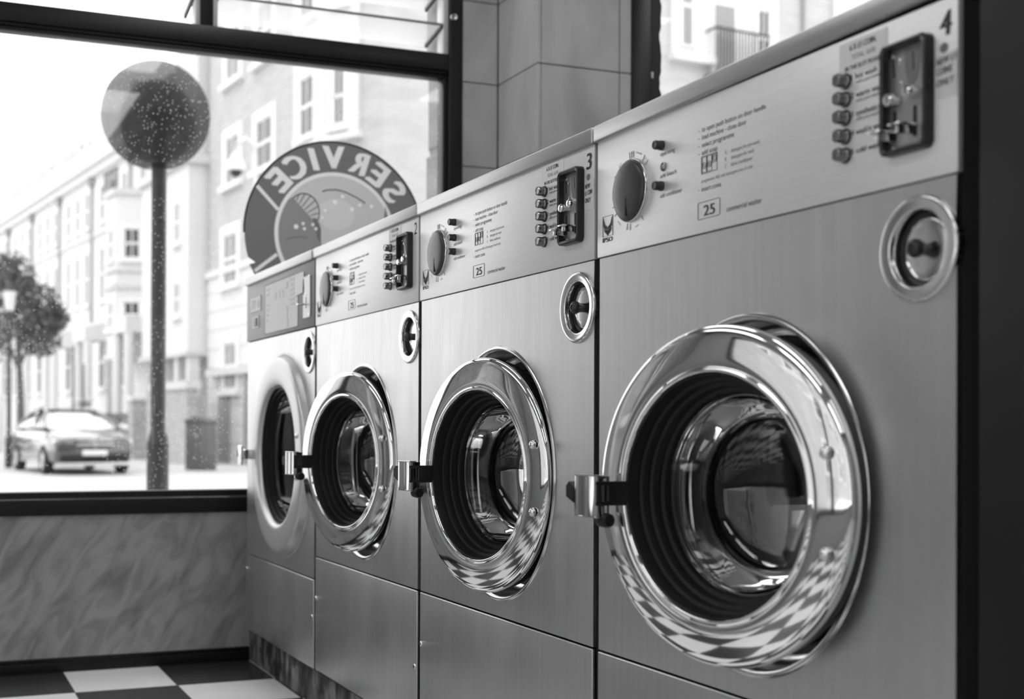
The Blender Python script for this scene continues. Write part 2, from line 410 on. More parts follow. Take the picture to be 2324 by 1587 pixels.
# tiled pier between the two windows
pier = MB(); JZ = [.0, .195, .471, .747, 1.023, 1.300, 1.579, 1.857, 2.126, 2.40, 2.68, ZC]
for a, b in zip(JZ[:-1], JZ[1:]):
    a += .0015; b -= .0015
    pier.rbox(XW - .012, XW, .751, .877, a, b, .0015, 1)
    pier.rbox(XW + .002, XP - .0, .879, .891, a, b, .0015, 1)
    pier.rbox(XP - .012, XP, .8925, 1.170, a, b, .0015, 1)
    pier.rbox(XP - .012, XP, 1.173, 1.214, a, b, .0015, 1)
pt = struct('wall_left', pier, M_PIER)
MB().box(XW - .10, XW - .0125, .750, .90, -.02, ZC).box(XW - .05, XP - .0125, .8915, 1.22, -.02, ZC).build('tile_backing', M_GROUT, pt, smooth=False)

# window 2, beyond the pier
f2 = MB()
f2.rbox(XP - .08, XP + .004, 1.2145, 1.284, .0, ZC, .002)
f2.rbox(XP - .08, XP + .004, 1.34, Y1, .40, .46, .002).rbox(XP - .08, XP + .004, 1.34, Y1, ZC - .05, ZC - .001, .002)
w2 = struct('window_2', f2, M_BLACKPAINT)
ed = [(1.2845, 0), (1.2845, ZC)]
zz = ZC; 
while zz > 0:
    ed.append((1.331 + random.uniform(-.0035, .0035) + (.003 if int(zz / .07) % 2 else -.001), zz)); zz -= .018
ed.append((1.331, 0))
MB().prism(ed, XP - .075, XP - .012, 'x').build('jamb', mat('old_black_paint', .010, .5, 0, .3), w2)
MB().rbox(XP - .0122, XP - .0105, 1.296, 1.304, 1.855, 1.875, .0005).build('paint_chip', M_PLASTER, w2)
MB().box(XP - .05, XP - .046, 1.30, Y1, .45, ZC - .04).build('pane', M_GLASS, w2)
struct('wall_left', MB().box(XP - .12, XP - .0125, 1.286, Y1, -.02, .40), M_MARBLE)

# painted sign standing against the glass, seen from behind (mirrored lettering)
SG = thing('window_sign', 'round SERVICE sign read from behind, standing against the window glass above the farthest washer', 'sign', (XW - .0295, .325, 1.328), PI / 2)
# local frame: x -> along the glass (world +y), y -> out through the glass, z up ; visible face looks to -y (into the room)
def sgm(name, mb, M): return mb.build(name, M, SG, smooth=False)
M_S1 = mat('sign_dark', .18, .5); M_S2 = mat('sign_rim', .02, .5); M_S3 = mat('sign_pale', .90, .5); M_S4 = mat('sign_midgrey', .29, .5)
M_S5 = mat('sign_lightgrey', .64, .5); M_S6 = mat('sign_lightergrey', .72, .5); M_S7 = mat('sign_white', .95, .5)
out = []
for i in range(90):
    a = 2 * PI * i / 90; x, z = .297 * cos(a), .297 * sin(a)
    if -.33 < x < -.255 and -.15 < z < -.085: continue
    out.append((x, z))
    if abs(a - 2 * PI * 49 / 90) < .02: out += [(-.261, -.098), (-.281, -.104)]
sgm('board', MB().prism(out, -.0030, -.0002, 'y'), M_S1)
rimp = ring_pts(0, 0, .2985, .2985, -.55, PI + .02, 70)
sgm('rim', MB().strip(rimp, .006, -.0034, -.0002), M_S2)
sgm('inner_ring', MB().strip(ring_pts(0, 0, .196, .196, 0, 2 * PI, 80)[:-1], .012, -.0036, -.0031, True), M_S3)
sgm('divider', MB().strip([(-.258, .141), (-.190, .071)], .011, -.0036, -.0031), M_S3)
sgm('divider', MB().strip([(-.264, -.125), (-.193, -.069)], .011, -.0036, -.0031), M_S3)
lt = MB()
for ch, deg in zip('SERVICE', (38, 55.5, 72, 92, 107.5, 122.5, 139)):
    a = math.radians(deg)
    text(lt, ch, .250 * cos(a), .250 * sin(a), .072, y=-.0034, rot=a - PI / 2, mirror=True, center=True, bold=.0058, width={'I': .010, 'V': .064, 'C': .058}.get(ch, .048))
sgm('lettering', lt, M_S3)
sgm('picture_ground', MB().prism(ring_pts(0, 0, .190, .190, 0, 2 * PI, 70)[:-1], -.0034, -.0031), M_S5)
sgm('picture_blob', MB().prism(ring_pts(0, .068, .062, .050, 0, 2 * PI, 40)[:-1], -.0038, -.0035), M_S6)
wd = [(-.144, .113)] + [(-.085, .055), (-.070, .035), (-.062, .0), (-.048, -.03), (-.02, -.07), (.02, -.11), (.05, -.183)] + [(.189 * cos(a), .189 * sin(a)) for a in [math.radians(q) for q in range(284, 140, -6)]]
sgm('picture_wedge', MB().prism(wd, -.0040, -.0035), M_S4)
sgm('picture_bump', MB().prism([(-.079, .052), (-.066, .048), (-.055, .034), (-.050, .018), (-.05, .0), (-.05, -.03), (-.062, -.012), (-.070, .02)], -.0041, -.00355), M_S1)
fan = MB(); fa = ring_pts(-.106, .070, .050, .057, math.radians(-38), math.radians(138), 24)
fan.strip(fa, .004, -.0044, -.0040)
for t in (.12, .24, .36, .48, .6, .72, .84, .94):
    p = fa[int(t * 24)]; b = (-.066 - .078 * t, .042 + .072 * t); fan.strip([p, b], .003, -.0044, -.0040)
sgm('picture_shell', fan, M_S1)
sgm('picture_line', MB().strip([(-.046, .138), (-.03, .144), (0, .147), (.03, .142), (.07, .126), (.098, .110)], .0042, -.0044, -.0039), M_S1)
sgm('picture_line', MB().strip([(-.166, -.022), (-.14, -.012), (-.115, -.010), (-.095, -.013)], .003, -.0048, -.0041), M_S1)
sgm('picture_edge', MB().prism([(.166, .105), (.163, .07), (.150, .045), (.165, .04), (.175, .07)], -.0042, -.0035), M_S1)
for x, z, r in ((-.132, .021, .0075), (-.109, .032, .005), (-.105, .016, .005), (-.077, .031, .005), (-.067, .018, .005), (-.004, .107, .007), (.021, .126, .006), (.053, .088, .007), (.079, .103, .006), (.119, .101, .0055), (-.037, .078, .005), (-.046, .055, .004)):
    sgm('picture_dot', MB().prism(ring_pts(x, z, r, r, 0, 2 * PI, 16)[:-1], -.0050, -.0042), M_S7)
# ------------------------------------------------------------------ washing machines
struct('trim_3', MB().rbox(XW + .003, .012, .043, .62, 0, .1175, .002), M_KICK)      # plinth under the row
ZP, ZS, ZB, ZL = .9695, .403, .124, 1.1365
_mc = {}
def part(key, name, fn, M, parent, loc=(0, 0, 0), rz=0, ang=32):
    """one mesh datablock per kind of part, one object per instance"""
    if key not in _mc: _mc[key] = fn().mesh(name, M, True, ang)
    return link(name, _mc[key], parent, loc, rz)

def f_cabinet():
    b = MB().box(.008, .692, .0055, .68, .118, 1.136); b.f = [f for f in b.f if f != (0, 1, 5, 4)]
    return b
def f_lower(): return MB().rbox(.008, .692, -.0015, .005, ZB, ZS - .003, .0018, 3)
def f_front(): return MB().plate([(.008, ZS), (.692, ZS), (.692, ZP - .0015), (.008, ZP - .0015)], [(.357, .645, .212, 96), (.643, .903, .0535, 48)], 0, .005)
def f_recess():
    return MB().lathe([(.2165, -.0002), (.2145, -.0022), (.212, -.0028), (.209, -.0015), (.2065, .004), (.205, .014), (.203, .040), (.200, .050), (.192, .053)], 96, .357, 0, .645)
def f_seal(): return MB().lathe([(.192, .053), (.178, .058), (.174, .050), (.168, .052), (.164, .062), (.166, .0755)], 96, .357, 0, .645)
def f_drum(): return MB().lathe([(.166, .075), (.172, .08), (.225, .085), (.23, .10), (.23, .36), (.22, .375), (0, .38)], 64, .357, 0, .645)
def f_capring():
    return MB().lathe([(.0535, .004), (.0535, -.0015), (.0525, -.0032), (.0505, -.0042), (.0470, -.0040), (.0425, -.0030), (.0405, -.0032), (.0390, -.0028), (.0382, -.0008), (.0380, .004)], 64)
def f_capwell(): return MB().lathe([(.0384, .001), (.0372, .0100), (.0300, .0120)], 48)
def f_capdish(): return MB().lathe([(.0322, .0110), (.0316, .0088), (.0300, .0082), (.020, .0076), (0, .0074)], 48)
def f_capknob(): return MB().lathe([(.0068, .008), (.0072, .002), (.0092, -.002), (.0098, -.005), (.0086, -.0085), (.0060, -.0108), (.0042, -.0110), (.0038, -.0098), (0, -.0096)], 24)
def f_lid(): return MB().rbox(.0015, .6985, -.009, .68, 0, .0245, .0035, 3)
def f_panel(): return MB().rbox(.0045, .6955, -.0025, .005, ZP, 1.1395, .0012, 2)
def f_bezel():
    return MB().lathe([(.150, .014), (.192, .014), (.1968, .0125), (.1978, .009), (.1976, .005), (.1962, .0018), (.1935, -.0008), (.1900, -.0022), (.1850, -.0034), (.1770, -.0048), (.1690, -.0061), (.1610, -.0071), (.1555, -.0075), (.1520, -.0072), (.1498, -.0066), (.1482, -.0074), (.1464, -.0088), (.1442, -.0093), (.1425, -.0082), (.1413, -.0050), (.1410, .012)], 128)
def f_backing(): return MB().lathe([(.150, .0142), (.1925, .0142), (.1935, .018), (.1925, .034), (.186, .037), (.150, .037)], 96)
def f_gasket():
    return MB().lathe([(.1414, -.004), (.1398, -.0045), (.1385, .001), (.1378, .013), (.1335, .0145), (.1325, .018), (.1322, .025), (.128, .0265), (.127, .030), (.1265, .038), (.1215, .0395), (.1205, .043), (.120, .052), (.1165, .054)], 96)
def f_bowl():
    o = [(.1195, .047), (.1185, .070), (.1155, .094), (.108, .113), (.094, .126), (.07, .1335), (.035, .137), (0, .138)]
    return MB().lathe(o, 96).lathe([(max(r - .006, 0), h - .005 if r < .1 else h) for r, h in o], 96)
def f_bowlrim(): return MB().lathe([(.1165, .053), (.1185, .050), (.1150, .046), (.1115, .050), (.1125, .055)], 96)
def f_bolt(): return MB().lathe([(.0072, .0), (.0072, -.002), (.0062, -.0045), (.0035, -.0062), (0, -.0066)], 20)
def f_hinge(): return MB().rbox(.152, .190, .0372, .055, -.075, .075, .003).rbox(.150, .163, .0372, .050, -.10, .10, .003)
def hx(b): b.v = [(-.152 + (x + .2225) * .86, y - .026, z * .95) for x, y, z in b.v]; return b
def f_grip():
    # bright pull: a bent vertical plate with a rolled left edge and side returns
    b = MB(); P = [(-.272, -.006), (-.2745, -.012), (-.272, -.0185), (-.266, -.0215), (-.256, -.0225), (-.246, -.0210), (-.238, -.0225), (-.230, -.0225), (-.2245, -.0195), (-.2225, -.012), (-.2225, .002)]
    th = .0018; n = len(P)
    vs = []; fs = []
    for z in (-.0335, .0185):
        for x, y in P: vs.append((x, y, z))
    k = 2 * n
    for z in (-.0335, .0185):
        for i, (x, y) in enumerate(P):
            a = Vector(P[max(i - 1, 0)]); c = Vector(P[min(i + 1, n - 1)]); d = (c - a).normalized(); nn = Vector((-d.y, d.x)) * th
            vs.append((x + nn.x, y + nn.y, z))
    for i in range(n - 1):
        fs += [(i, i + 1, n + i + 1, n + i), (k + i + 1, k + i, k + n + i, k + n + i + 1), (i + 1, i, k + i, k + i + 1), (n + i, n + i + 1, k + n + i + 1, k + n + i)]
    fs += [(0, n, k + n, k), (n - 1, k + n - 1, k + 2 * n - 1, 2 * n - 1)]
    b.add(vs, fs)
    return hx(b)
def f_grip_cap(): return hx(MB().rbox(-.271, -.2215, -.0205, -.006, .0186, .0205, .0006, 1))
def f_arm():
    b = MB()
    for z0, z1 in ((.0065, .0115), (-.0185, -.0135)): b.prism([(-.1545, -.045), (-.152, -.045), (-.1405, -.008), (-.1405, -.001), (-.1485, -.006)], z0, z1, 'z')
    b.prism([(-.1500, -.030), (-.1455, -.030), (-.1405, -.008), (-.1405, -.001), (-.1470, -.006)], -.0136, .0066, 'z').rbox(-.1535, -.1505, -.045, -.038, -.0136, .0066, .0008, 1)
    return b
def f_stop(): return MB().lathe([(0, -.013), (.006, -.012), (.0085, -.008), (.0092, -.002), (.0092, .006), (.008, .010), (0, .011)], 20, -.156, -.028, -.037, 'x')
def f_push(): return hx(MB().prism([(-.292, -.010), (-.292, .004), (-.286, .010), (-.2745, .004), (-.2745, -.018), (-.283, -.014)], -.018, -.006))
def f_screw():
    b = MB().lathe([(.0056, 0), (.0056, -.0012), (.0045, -.0026), (.002, -.0033), (0, -.0034)], 18)
    return b
def f_screwslot(): return MB().box(-.0035, .0035, -.0037, -.003, -.0006, .0006).box(-.0006, .0006, -.0037, -.003, -.0035, .0035)
# --- controls
def f_dial():
    return MB().lathe([(.0415, 0), (.0422, -.003), (.0416, -.0058), (.0400, -.0074), (.0370, -.0085), (.030, -.0095), (.020, -.0102), (.010, -.0105), (0, -.0106)], 72)
def f_dialrim(): return MB().lathe([(.0436, 0), (.0440, -.0015), (.0432, -.0040), (.0424, -.0046), (.0418, -.004), (.0418, -.0005)], 72)
def f_dialmark(): return MB().prism([(-.0005, -.010), (.0005, -.010), (.0005, -.036), (-.0005, -.036)], -.0109, -.0080)
def f_cap(n=20): return MB().lathe([(.0066, 0), (.0066, -.004), (.0060, -.0048), (.0062, -.0115), (.0052, -.013), (.0030, -.0128), (0, -.0126)], n)
def f_lamp(): return MB().lathe([(.0062, 0), (.0060, -.0015), (.0048, -.0020), (.0044, -.0008), (.0030, -.0022), (0, -.0030)], 24)
def f_button(): return MB().lathe([(.0072, 0), (.0078, -.0015), (.0078, -.004), (.0072, -.0045), (.0072, -.0125), (.0066, -.0142), (.0060, -.0146), (.0052, -.0138), (0, -.0136)], 28)
def f_buttonskirt(): return MB().lathe([(.0086, 0), (.0086, -.0022), (.0076, -.003), (.0074, -.001)], 28)
CB = (.6005, .6655, .9990, 1.1115)
def f_coinframe():
    x0, x1, z0, z1 = CB; o = rrect(x0, x1, z0, z1, .008); i = rrect(x0 + .0055, x1 - .0055, z0 + .0055, z1 - .0055, .005); n = len(o)
    vs = [(x, 0, z) for x, z in o] + [(x + (.0008 if x < .633 else -.0008), -.0110, z) for x, z in o] + [(x, -.0125, z) for x, z in [(p[0] * .6 + q[0] * .4, p[1] * .6 + q[1] * .4) for p, q in zip(o, i)]] + [(x, -.0110, z) for x, z in i] + [(x, -.001, z) for x, z in i]
    fs = []
    for r in range(4):
        for k in range(n): fs.append((r * n + k, r * n + (k + 1) % n, (r + 1) * n + (k + 1) % n, (r + 1) * n + k))
    return MB().add(vs, fs)
def f_coinplate():
    x0, x1, z0, z1 = CB; return MB().prism(rrect(x0 + .0045, x1 - .0045, z0 + .0045, z1 - .0045, .004), -.0022, -.0005)
def f_coinslots():
    b = MB()
    b.prism([(.6105, 1.0975), (.6125, 1.0975), (.6142, 1.0785), (.6122, 1.0785)], -.0028, -.002)
    b.prism([(.6385, 1.0990), (.6398, 1.0990), (.6412, 1.0805), (.6395, 1.0805)], -.0028, -.002)
    for x in (.6140, .6420): b.prism(rrect(x - .0021, x + .0021, 1.0140, 1.0450, .0020, 4), -.0028, -.002)
    return b
def f_coinknob(): return MB().lathe([(.0040, 0), (.0040, -.005), (.0062, -.0056), (.0068, -.008), (.0064, -.0105), (.0048, -.0122), (0, -.0130)], 20)
def f_coinlever(): return MB().rbox(-.0085, .0085, -.024, -.002, -.0012, .0012, .001).rbox(-.002, .002, -.020, -.001, -.0085, -.001, .0008)
def f_coinrivet(): return MB().lathe([(.0034, 0), (.003, -.0014), (0, -.002)], 14)
def f_stain():
    return MB().prism([(.629, 1.104), (.648, 1.1055), (.650, 1.092), (.646, 1.072), (.640, 1.066), (.633, 1.069), (.629, 1.082), (.627, 1.094)], -.0026, -.0021)

def T_(b, *a, **k): return text(b, *a, y=-.0028, **k)
def f_instructions():
    b = MB()
    for s, z, w in (('to open push button on door handle', 1.0985, .130), ('load machine - close door', 1.0888, .093), ('select programme', 1.0790, .068), ('add soap', 1.0692, .0335)):
        T_(b, s, .2700, z - .0018, .0062, w); b.box(.2625, .2645, -.0030, -.0026, z + .0002, z + .0008)
    return b
def f_insert():
    b = MB(); T_(b, 'insert coins', .2700, 1.0214, .0062, .0415); return b.box(.2625, .2645, -.0030, -.0026, 1.0234, 1.0240)
def f_diagram():
    b = MB()
    for a, c, d, e, w in ((.2692, .3028, 1.0436, 1.0652, .0007), (.2705, .2800, 1.045, 1.064, .0005), (.2815, .2912, 1.045, 1.064, .0005), (.2925, .3018, 1.054, 1.064, .0005)):
        b.strip([(a, d), (c, d), (c, e), (a, e)], w, -.0030, -.0026, True)
    for s, x, z in (('A', .2753, 1.0535), ('B', .2864, 1.0535), ('C', .2972, 1.0590)):
        T_(b, s, x, z, .0040, .0030, center=True); b.strip(ring_pts(x, z, .0038, .0038, 0, 2 * PI, 24)[:-1], .0004, -.0030, -.0026, True)
    return b
def f_badge():
    b = MB(); T_(b, '25', .2745, .9902, .0132, .0240, bold=.0006)
    return b.strip(rrect(.2618, .3090, .9868, 1.0080, .002), .0006, -.0030, -.0026, True)
def f_model(): return T_(MB(), 'commercial washer', .3230, .9880, .0068, .0700)
def f_indic(i):
    t, z, w = (('operating', 1.0845, .0345), ('add bleach', 1.0555, .0385), ('add conditioner', 1.0290, .0520))[i]
    return T_(MB(), t, .1735, z, .0058, w)
def f_programmes():
    b = MB()
    for i, (s, w) in enumerate((('1 hot wash', .0385), ('2 warm wash', .0490), ('3 synthetics', .0430), ('4 wash\'n wear', .0510), ('5 cold wash', .0440))):
        z = 1.0955 - i * .0197
        T_(b, s, .5470, z - .0025, .0062, w, bold=.00018)
        if i < 3: T_(b, 'with pre-wash', .5540, z - .0078, .0038, .0350)
    return b
def f_soapkey():
    b = MB()
    for i, (s, w) in enumerate((('detergent for pre-wash', .0560), ('detergent for wash', .0460), ('fabric conditioner', .0430))):
        T_(b, 'ABC'[i], .3195, 1.0590 - i * .0084, .0045, .0030); T_(b, s, .3320, 1.0590 - i * .0084, .0045, w)
    return b
def f_hint(): return T_(MB(), 'programme 4&5 add detergent into A only', .2695, 1.0325, .0042, .1060)
def f_dialscale():
    b = MB()
    for a in (97, 91, 85, 52, 40, 150, 197, 212, 256, 266, 304):
        a = math.radians(a); b.strip([(.1005 + .0455 * cos(a), 1.0515 + .0455 * sin(a)), (.1005 + .0545 * cos(a), 1.0515 + .0545 * sin(a))], .0006, -.0030, -.0026)
    for s, a, w in (('prewash', 68, .0150), ('0', 88, .0025), ('B', 46, .0025), ('wash', -8, .0120), ('rinse', 285, .0095), ('C', 261, .0025), ('rinse', 230, .0090), ('rinse', 178, .0120), ('spin', 128, .0090)):
        a = math.radians(a); r = .0522
        text(b, s, .1005 + r * cos(a), 1.0515 + r * sin(a), .0028, w, y=-.0028, rot=a - PI / 2 if sin(a) > -.15 else a + PI / 2, center=True)
    return b
def f_logo():
    b = MB(); y0, y1 = -.0031, -.0026
    b.strip([(.0210, .9975), (.0488, .9975), (.0488, 1.0262), (.0210, 1.0262)], .0005, y0, y1, True)
    cx = .0349
    # two horns curving up around a half moon, with folded leaves below
    for s in (-1, 1):
        b.prism([(cx + s * .0012, 1.0095)] + [(cx + s * (.0104 * sin(math.radians(q))), 1.0215 - .0100 * cos(math.radians(q))) for q in (12, 28, 44, 60, 76)] + [(cx + s * .0118, 1.0240), (cx + s * .0122, 1.0180), (cx + s * .0118, 1.0125), (cx + s * .0085, 1.0085), (cx + s * .0015, 1.0075)], y0, y1)
        b.prism([(cx + s * .0012, .9990), (cx + s * .0036, 1.0010), (cx + s * .0085, 1.0045), (cx + s * .0104, 1.0088), (cx + s * .0070, 1.0070), (cx + s * .0036, 1.0040), (cx + s * .0014, 1.0000)], y0, y1)
        b.prism([(cx + s * .0012, 1.0020), (cx + s * .0040, 1.0052), (cx + s * .0062, 1.0082), (cx + s * .0030, 1.0068), (cx + s * .0014, 1.0050)], y0, y1)
    b.box(cx - .0006, cx + .0006, y0, y1, .9982, 1.0085)
    text(b, 'IPSO', .0212, .9893, .0065, .0272, y=-.0028, bold=.0006)
    return b
def f_sticker(): return MB().prism([(.5275, 1.0990), (.6010, 1.0985), (.6012, 1.1345), (.5280, 1.1348)], -.0030, -.0026)
def f_stickertext():
    b = MB()
    text(b, '6 X £1 COIN.', .5450, 1.1245, .0062, .0400, y=-.0033, bold=.00025)
    text(b, 'IN THE SLOT PLEASE', .5380, 1.1040, .0048, .0530, y=-.0033, bold=.0002)
    return b
def f_stickerpale(): return text(MB(), 'TOTAL  £6.00', .5475, 1.1145, .0050, .0360, y=-.0033)
def f_note(): return MB().prism([(.6668, 1.0440), (.6945, 1.0430), (.6950, 1.0870), (.6670, 1.0855)], -.0030, -.0026)
def f_notetext(v):
    b = MB()
    A = (('NEW £1', 1.0760, .0250, .09), ('COINS', 1.0665, .0200, .06), ('ONLY', 1.0555, .0225, .05)) if v == 4 else (('NEW', 1.0755, .0150, .04), ('£1 COIN', 1.0655, .0215, .08), ('ONLY', 1.0550, .0165, -.03))
    for s, z, w, r in A: text(b, s, .6685, z, .0066, w, y=-.0033, rot=r * .6, shear=.12, bold=.00022)
    return b
def f_number(v): return text(MB(), str(v), .6730, 1.1035, .0235, .0135, y=-.0028, shear=.06, bold=.0014 if v > 2 else .0003)
def f_smudge(): return MB().prism(ring_pts(.678, 1.092, .0055, .005, 0, 2 * PI, 14)[:-1], -.0029, -.0026)
def f_seam(): return MB().box(.6020, .6023, -.0029, -.0026, 1.113, 1.137)

DOORS = {2: (.352, -.040, .645, .21), 3: (.366, -.038, .643, .16), 4: (.389, -.066, .646, .20)}
def fittings(root, num):
    part('cab', 'cabinet', f_cabinet, M_SIDE, root, ang=10)
    for i, (x, z) in enumerate(((.0165, .300), (.6835, .250))):
        s_ = part('screw', 'screw', f_screw, M_SCREW, root, (x, -.0015, z)); part('screwslot', 'screw_slot', f_screwslot, M_VOID, s_)
def soap_cap(root, x=.643, z=.903):
    c_ = part('capring', 'dispenser_cap', f_capring, M_CHROME2, root, (x, 0, z), ang=60)
    part('capwell', 'cap_well', f_capwell, M_BLACK, c_, ang=60)
    part('capdish', 'cap_dish', f_capdish, M_CHROME2, c_, ang=60)
    part('capknob', 'cap_knob', f_capknob, M_BLACK, c_, ang=60)
def washer(num, X, label):
    root = thing('washing_machine', label, 'washing machine', (X, 0, 0), 0, 'coin washers in the row')
    fittings(root, num)
    part('lower', 'lower_panel', f_lower, M_STEEL, root)
    part('front', 'front_panel', f_front, M_STEEL, root, ang=20)
    part('recess', 'door_recess', f_recess, M_RECESS, root, ang=60)
    part('seal', 'door_seal', f_seal, M_RUBBER, root, ang=40)
    part('drum', 'drum', f_drum, M_DRUM, root, ang=40)
    soap_cap(root)
    l_ = part('lid', 'lid', f_lid, M_LID, root, (0, 0, ZL))
    if num == 4: l_.rotation_euler = (0, -.012, 0)
    cp = part('panel', 'control_panel', f_panel, M_PANEL, root)
    
    for k_, fn_, m_ in (('instructions', f_instructions, M_INK), ('soap_drawer_diagram', f_diagram, M_INK), ('capacity_badge', f_badge, M_INK), ('washer_lettering', f_model, M_INK), ('coin_instruction', f_insert, M_INK), ('programme_lettering', f_programmes, M_INK), ('soap_key', f_soapkey, M_INKPALE), ('detergent_hint', f_hint, M_INKPALE), ('dial_scale', f_dialscale, M_INKPALE)): part(k_, k_, fn_, m_, cp)
    for q_ in range(3): part('indic%d' % q_, 'indicator_lettering', lambda: f_indic(q_), M_INK, cp)
    part('logo', 'maker_emblem', f_logo, M_INK, cp)
    tag(part('n%d' % num, 'machine_number', lambda: f_number(num), M_INK, cp), 'hand painted black %d' % num)
    d_ = part('dial', 'programme_dial', f_dial, M_DIAL, root, (.1005, -.0025, 1.0515), ang=60)
    part('dialrim', 'dial_rim', f_dialrim, M_CHROME2, d_, ang=60); part('dialmark', 'dial_pointer', f_dialmark, M_BLACK, d_)
    part('capb', 'indicator_button', f_cap, M_DARKBTN, root, (.1780, -.0025, 1.0982))
    part('capb', 'indicator_button', f_cap, M_DARKBTN, root, (.1772, -.0025, 1.0445))
    if num == 4: part('lamp', 'indicator_lamp', f_lamp, M_BUTTON, root, (.1810, -.0025, 1.0695))
    else: part('capb', 'indicator_button', f_cap, M_DARKBTN, root, (.1785, -.0025, 1.0700))
    for i, z in enumerate((1.0940, 1.0745, 1.0548, 1.0350, 1.0150)):
        b_ = part('button', 'programme_button', f_button, M_BUTTON, root, (.5385, -.0025, z)); part('skirt', 'button_skirt', f_buttonskirt, M_DARKBTN, b_)
    cb = part('coinplate', 'coin_box', f_coinplate, M_COIN, root, (0, -.0025, 0))
    part('coinframe', 'coin_box_frame', f_coinframe, M_BLACK, cb)
    part('coinslots', 'coin_slots', f_coinslots, M_VOID, cb, ang=10)
    part('stain', 'worn_patch', f_stain, M_INKPALE, cb)
    for x, z in ((.6140, 1.0555), (.6400, 1.0585)): part('coinknob', 'coin_knob', f_coinknob, M_CHROME, cb, (x, -.002, z))
    for x, z in ((.6100, 1.0225), (.6380, 1.0250)): part('coinlever', 'coin_lever', f_coinlever, M_CHROME, cb, (x, -.002, z))
    for x, z in ((.6100, 1.1010), (.6565, 1.1035), (.6105, 1.0075), (.6565, 1.0085), (.6215, 1.0925), (.6235, 1.0690)): part('coinrivet', 'coin_box_rivet', f_coinrivet, M_CHROME2, cb, (x, -.0022, z))
    st = part('sticker', 'price_sticker', f_sticker, M_PAPER, root); part('stt', 'price_lettering', f_stickertext, M_INK, st); part('stp', 'faded_price', f_stickerpale, M_INKPALE, st)
    if num > 2:
        nt = part('note', 'taped_note', f_note, M_TAPE, root); part('note%d' % num, 'handwriting', lambda: f_notetext(num), M_INK, nt)
        part('smudge', 'tape_smudge', f_smudge, M_INKPALE, nt)
    # door, ajar, hinged on its right
    x, y, z, ph = DOORS[num]
    d = part('bezel', 'door', f_bezel, M_CHROME, root, (x, y, z), ph, ang=75)
    part('backing', 'door_backing', f_backing, M_BLACK, d, ang=40)
    part('gasket', 'door_gasket', f_gasket, M_RUBBER, d, ang=20)
    part('bowl', 'door_glass', f_bowl, M_BOWL, d, ang=75)
    part('bowlrim', 'glass_rim', f_bowlrim, M_BOWL, d, ang=75)
    part('hinge', 'hinge', f_hinge, M_BLACK, d)
    for zz in (-.053, .053): part('bolt', 'hinge_bolt', f_bolt, M_CHROME, d, (.1665, -.0063, zz), ang=60)
    part('grip', 'door_handle', f_grip, M_CHROME, d, ang=50); part('gripcap', 'handle_cap', f_grip_cap, M_CHROME2, d); part('gripcap', 'handle_cap', f_grip_cap, M_CHROME2, d, (0, 0, -.0515))
    part('arm', 'latch_arm', f_arm, M_BLACK, d); part('stop', 'latch_stop', f_stop, M_RUBBER, d, ang=60)
    part('push', 'push_button', f_push, M_BLACK, d)
    return root
washer(4, -.7, 'stainless coin washer marked 4, nearest the dark cabinet on the right')
washer(3, -1.4, 'stainless coin washer marked 3, between washers 2 and 4')
washer(2, -2.1, 'stainless coin washer marked 2, beside the grey fronted washer')

# the odd one at the window end
root = thing('washing_machine', 'washer with dark grey control panel and matt silver door ring, nearest the window', 'washing machine', (-2.8, 0, 0), 0, 'coin washers in the row')
fittings(root, 1)
Z1 = .345
MB().rbox(.008, .692, -.0015, .005, ZB - .002, Z1 - .003, .0018, 3).build('lower_panel', M_STEEL, root)
MB().plate([(.008, Z1), (.692, Z1), (.692, ZP - .002), (.008, ZP - .002)], [(.405, .645, .20, 96), (.643, .908, .0535, 48)], 0, .005).build('front_panel', M_STEEL, root, ang=20)
soap_cap(root, .643, .908)
MB().rbox(.0, .688, -.009, .68, 0, .0245, .0035, 3).build('lid', M_LID, root, (0, 0, ZL))
MB().lathe([(.20, .004), (.20, .04), (.19, .05), (.19, .09), (.23, .1), (.23, .36), (0, .38)], 64, .405, 0, .645).build('drum', M_DRUM, root)
d = MB().lathe([(.276, .004), (.2745, -.001), (.268, -.002), (.2655, .0), (.2640, -.006), (.2620, -.015), (.2595, -.0205), (.2550, -.0236), (.2480, -.0250), (.2380, -.0256), (.2200, -.0256), (.2050, -.0248), (.1950, -.0232), (.1890, -.0200), (.1850, -.0140), (.1835, -.006), (.1835, .004)], 128).build('door', M_SILVER, root, (.405, 0, .645), ang=60)
MB().lathe([(.1840, -.012), (.1800, -.012), (.1785, -.004), (.1740, -.003), (.1730, .006), (.1690, .007), (.1670, .020), (.160, .022)], 96).build('door_gasket', M_RUBBER, d, ang=20)
MB().lathe([(.166, .014), (.164, .04), (.158, .07), (.144, .088), (.11, .098), (.06, .103), (0, .105)], 96).build('door_glass', M_BOWL, d, ang=75)
for zz in (-.053, .053): part('bolt', 'hinge_bolt', f_bolt, M_CHROME, d, (.217, -.0245, zz), ang=60)
MB().rbox(-.272, -.232, -.060, -.052, -.034, .022, .003).rbox(-.262, -.242, -.053, -.024, -.018, .010, .002).build('door_handle', M_CHROME, d)
MB().rbox(-.284, -.2715, -.060, -.046, -.012, .008, .002).build('push_button', M_BLACK, d)
cp = MB().rbox(.0045, .6955, -.0025, .005, ZP + .001, 1.1395, .0012, 2).build('control_panel', M_DARKPANEL, root)
pl = MB().prism(rrect(.215, .549, .980, 1.1175, .003), -.0032, -.0024).build('programme_overlay', M_DARKPLATE, cp)
b = MB()
for i, (z, w) in enumerate(((1.103, .030), (1.089, .034), (1.059, .024), (1.046, .026), (1.032, .024), (1.018, .014))): b.box(.232, .232 + w, -.0036, -.0031, z - .0028, z + .0028)
